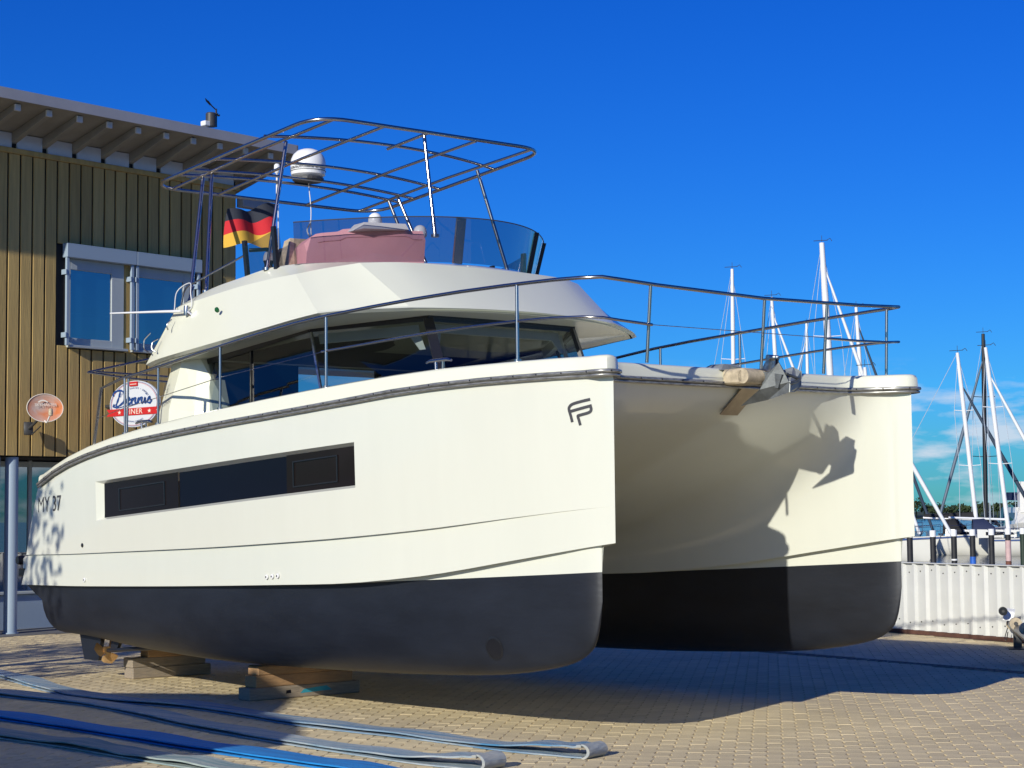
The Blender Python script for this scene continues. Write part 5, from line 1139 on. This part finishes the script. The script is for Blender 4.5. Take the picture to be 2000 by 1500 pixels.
MB().hexa([(.8, -1.0, 3.0), (1.6, -.9, 2.6), (1.6, .9, 2.6), (.8, 1.0, 3.0), (-.3, -.9, 4.9), (.3, -.8, 4.9), (.3, .8, 4.9), (-.3, .9, 4.9)]).build('radar_arch', 'yhull', my_)
MB().hexa([(2.0, -1.32, 2.0), (-2.5, -1.63, 2.0), (-2.45, -1.60, 2.6), (1.4, -1.27, 2.6), (2.0, -1.34, 2.0), (-2.5, -1.65, 2.0), (-2.45, -1.62, 2.6), (1.4, -1.29, 2.6)]).build('cabin_window', 'navy', my_)

# ------------------------------------------------------------------ beyond the left edge: a tree whose shade falls into view, and an unseen boat shape added to shade the foreground
shade_boat = empty('motorboat', (-9, 11.5, 0), 0, 'unseen motorboat shape added beyond the left edge to cast the foreground shade', 'boat')
shadow_outline = [(-1.66, 14.4), (-1.78, 15.3), (-2.25, 16.1), (-2.95, 17.97), (-5.0, 18.3), (-7.8, 18.7), (-7.8, 12.3), (-3.6, 12.78), (-2.60, 12.98), (-2.30, 13.65), (-1.72, 13.85)]  # outline of the foreground shadow, carried back along the light to form the deck
HZ = 3.0; kx, ky = -LDIR.x / LDIR.z * HZ, -LDIR.y / LDIR.z * HZ
dk2 = [Vector((x - kx + 9, y - ky - 11.5, HZ)) for x, y in shadow_outline]; ctr = sum(dk2, Vector()) / len(dk2)
r2 = [Vector((ctr.x + (p.x - ctr.x) * .86 - .4, ctr.y + (p.y - ctr.y) * .9, 2.2)) for p in dk2]; r3 = [Vector((ctr.x + (p.x - ctr.x) * .7 - .8, ctr.y + (p.y - ctr.y) * .5, 1.4)) for p in dk2]
h = MB(); h.loft([dk2, r2, r3], close=True); h.add(dk2, [tuple(range(len(dk2)))]); h.add(r3, [tuple(range(len(r3)))]); h.build('hull', 'yhull', shade_boat)
MB().bbox(ctr.x - 2.6, ctr.x + .6, ctr.y - 1.3, ctr.y + 1.0, 3.0, 3.9, .2).build('cabin', 'yhull', shade_boat)
for dx, dy in ((-1.5, -1), (1, -1), (-1.5, 1), (1, 1)): MB().tube([(ctr.x + dx * 1.2, ctr.y + dy * 1.2, 0), (ctr.x + dx, ctr.y + dy * .9, 1.5)], .05, 8).build('boat_stand', 'rust', shade_boat)
def big_tree(x, y, H, rad, label, seed, n=2600, lo=.3):
    R_ = random.Random(seed); o = empty('shade_tree', (x, y, 0), 0, label, 'tree')
    tk = MB(); tk.tube([(0, 0, 0), (.05, .05, H * .25), (.1, -.05, H * .5), (0, 0, H * .85)], [.22, .17, .12, .03], 9)
    for k in range(9):
        a_ = R_.uniform(0, 6.28); z_ = H * R_.uniform(lo, .7); r_ = rad * R_.uniform(.5, .85); tk.tube([(.05, 0, z_), (r_ * .5 * cos(a_), r_ * .5 * sin(a_), z_ + .5), (r_ * cos(a_), r_ * sin(a_), z_ + 1.3)], [.07, .05, .02], 6)
    tk.build('trunk', 'bark', o, smooth=50)
    cr_ = MB()
    for k in range(46):
        while True:
            q = Vector((R_.uniform(-1, 1), R_.uniform(-1, 1), R_.uniform(-1, 1)))
            if q.length < 1: break
        clump(cr_, (q.x * rad * .85, q.y * rad * .85, H * (lo + 1) / 2 + q.z * H * (1 - lo) / 2 * .9), rad * .30, rad * .28, n // 46, .085, R_)
    cr_.build('crown', 'leaf', o, recalc=False); return o
M['leaf'] = mat('leaf_green', (0.045, 0.085, 0.022), 0.6, var=.4, vscale=1.2)
big_tree(-11.05, 12.8, 8.6, 2.5, 'leafy tree in the yard beyond the left edge', 21, 4600, .22)
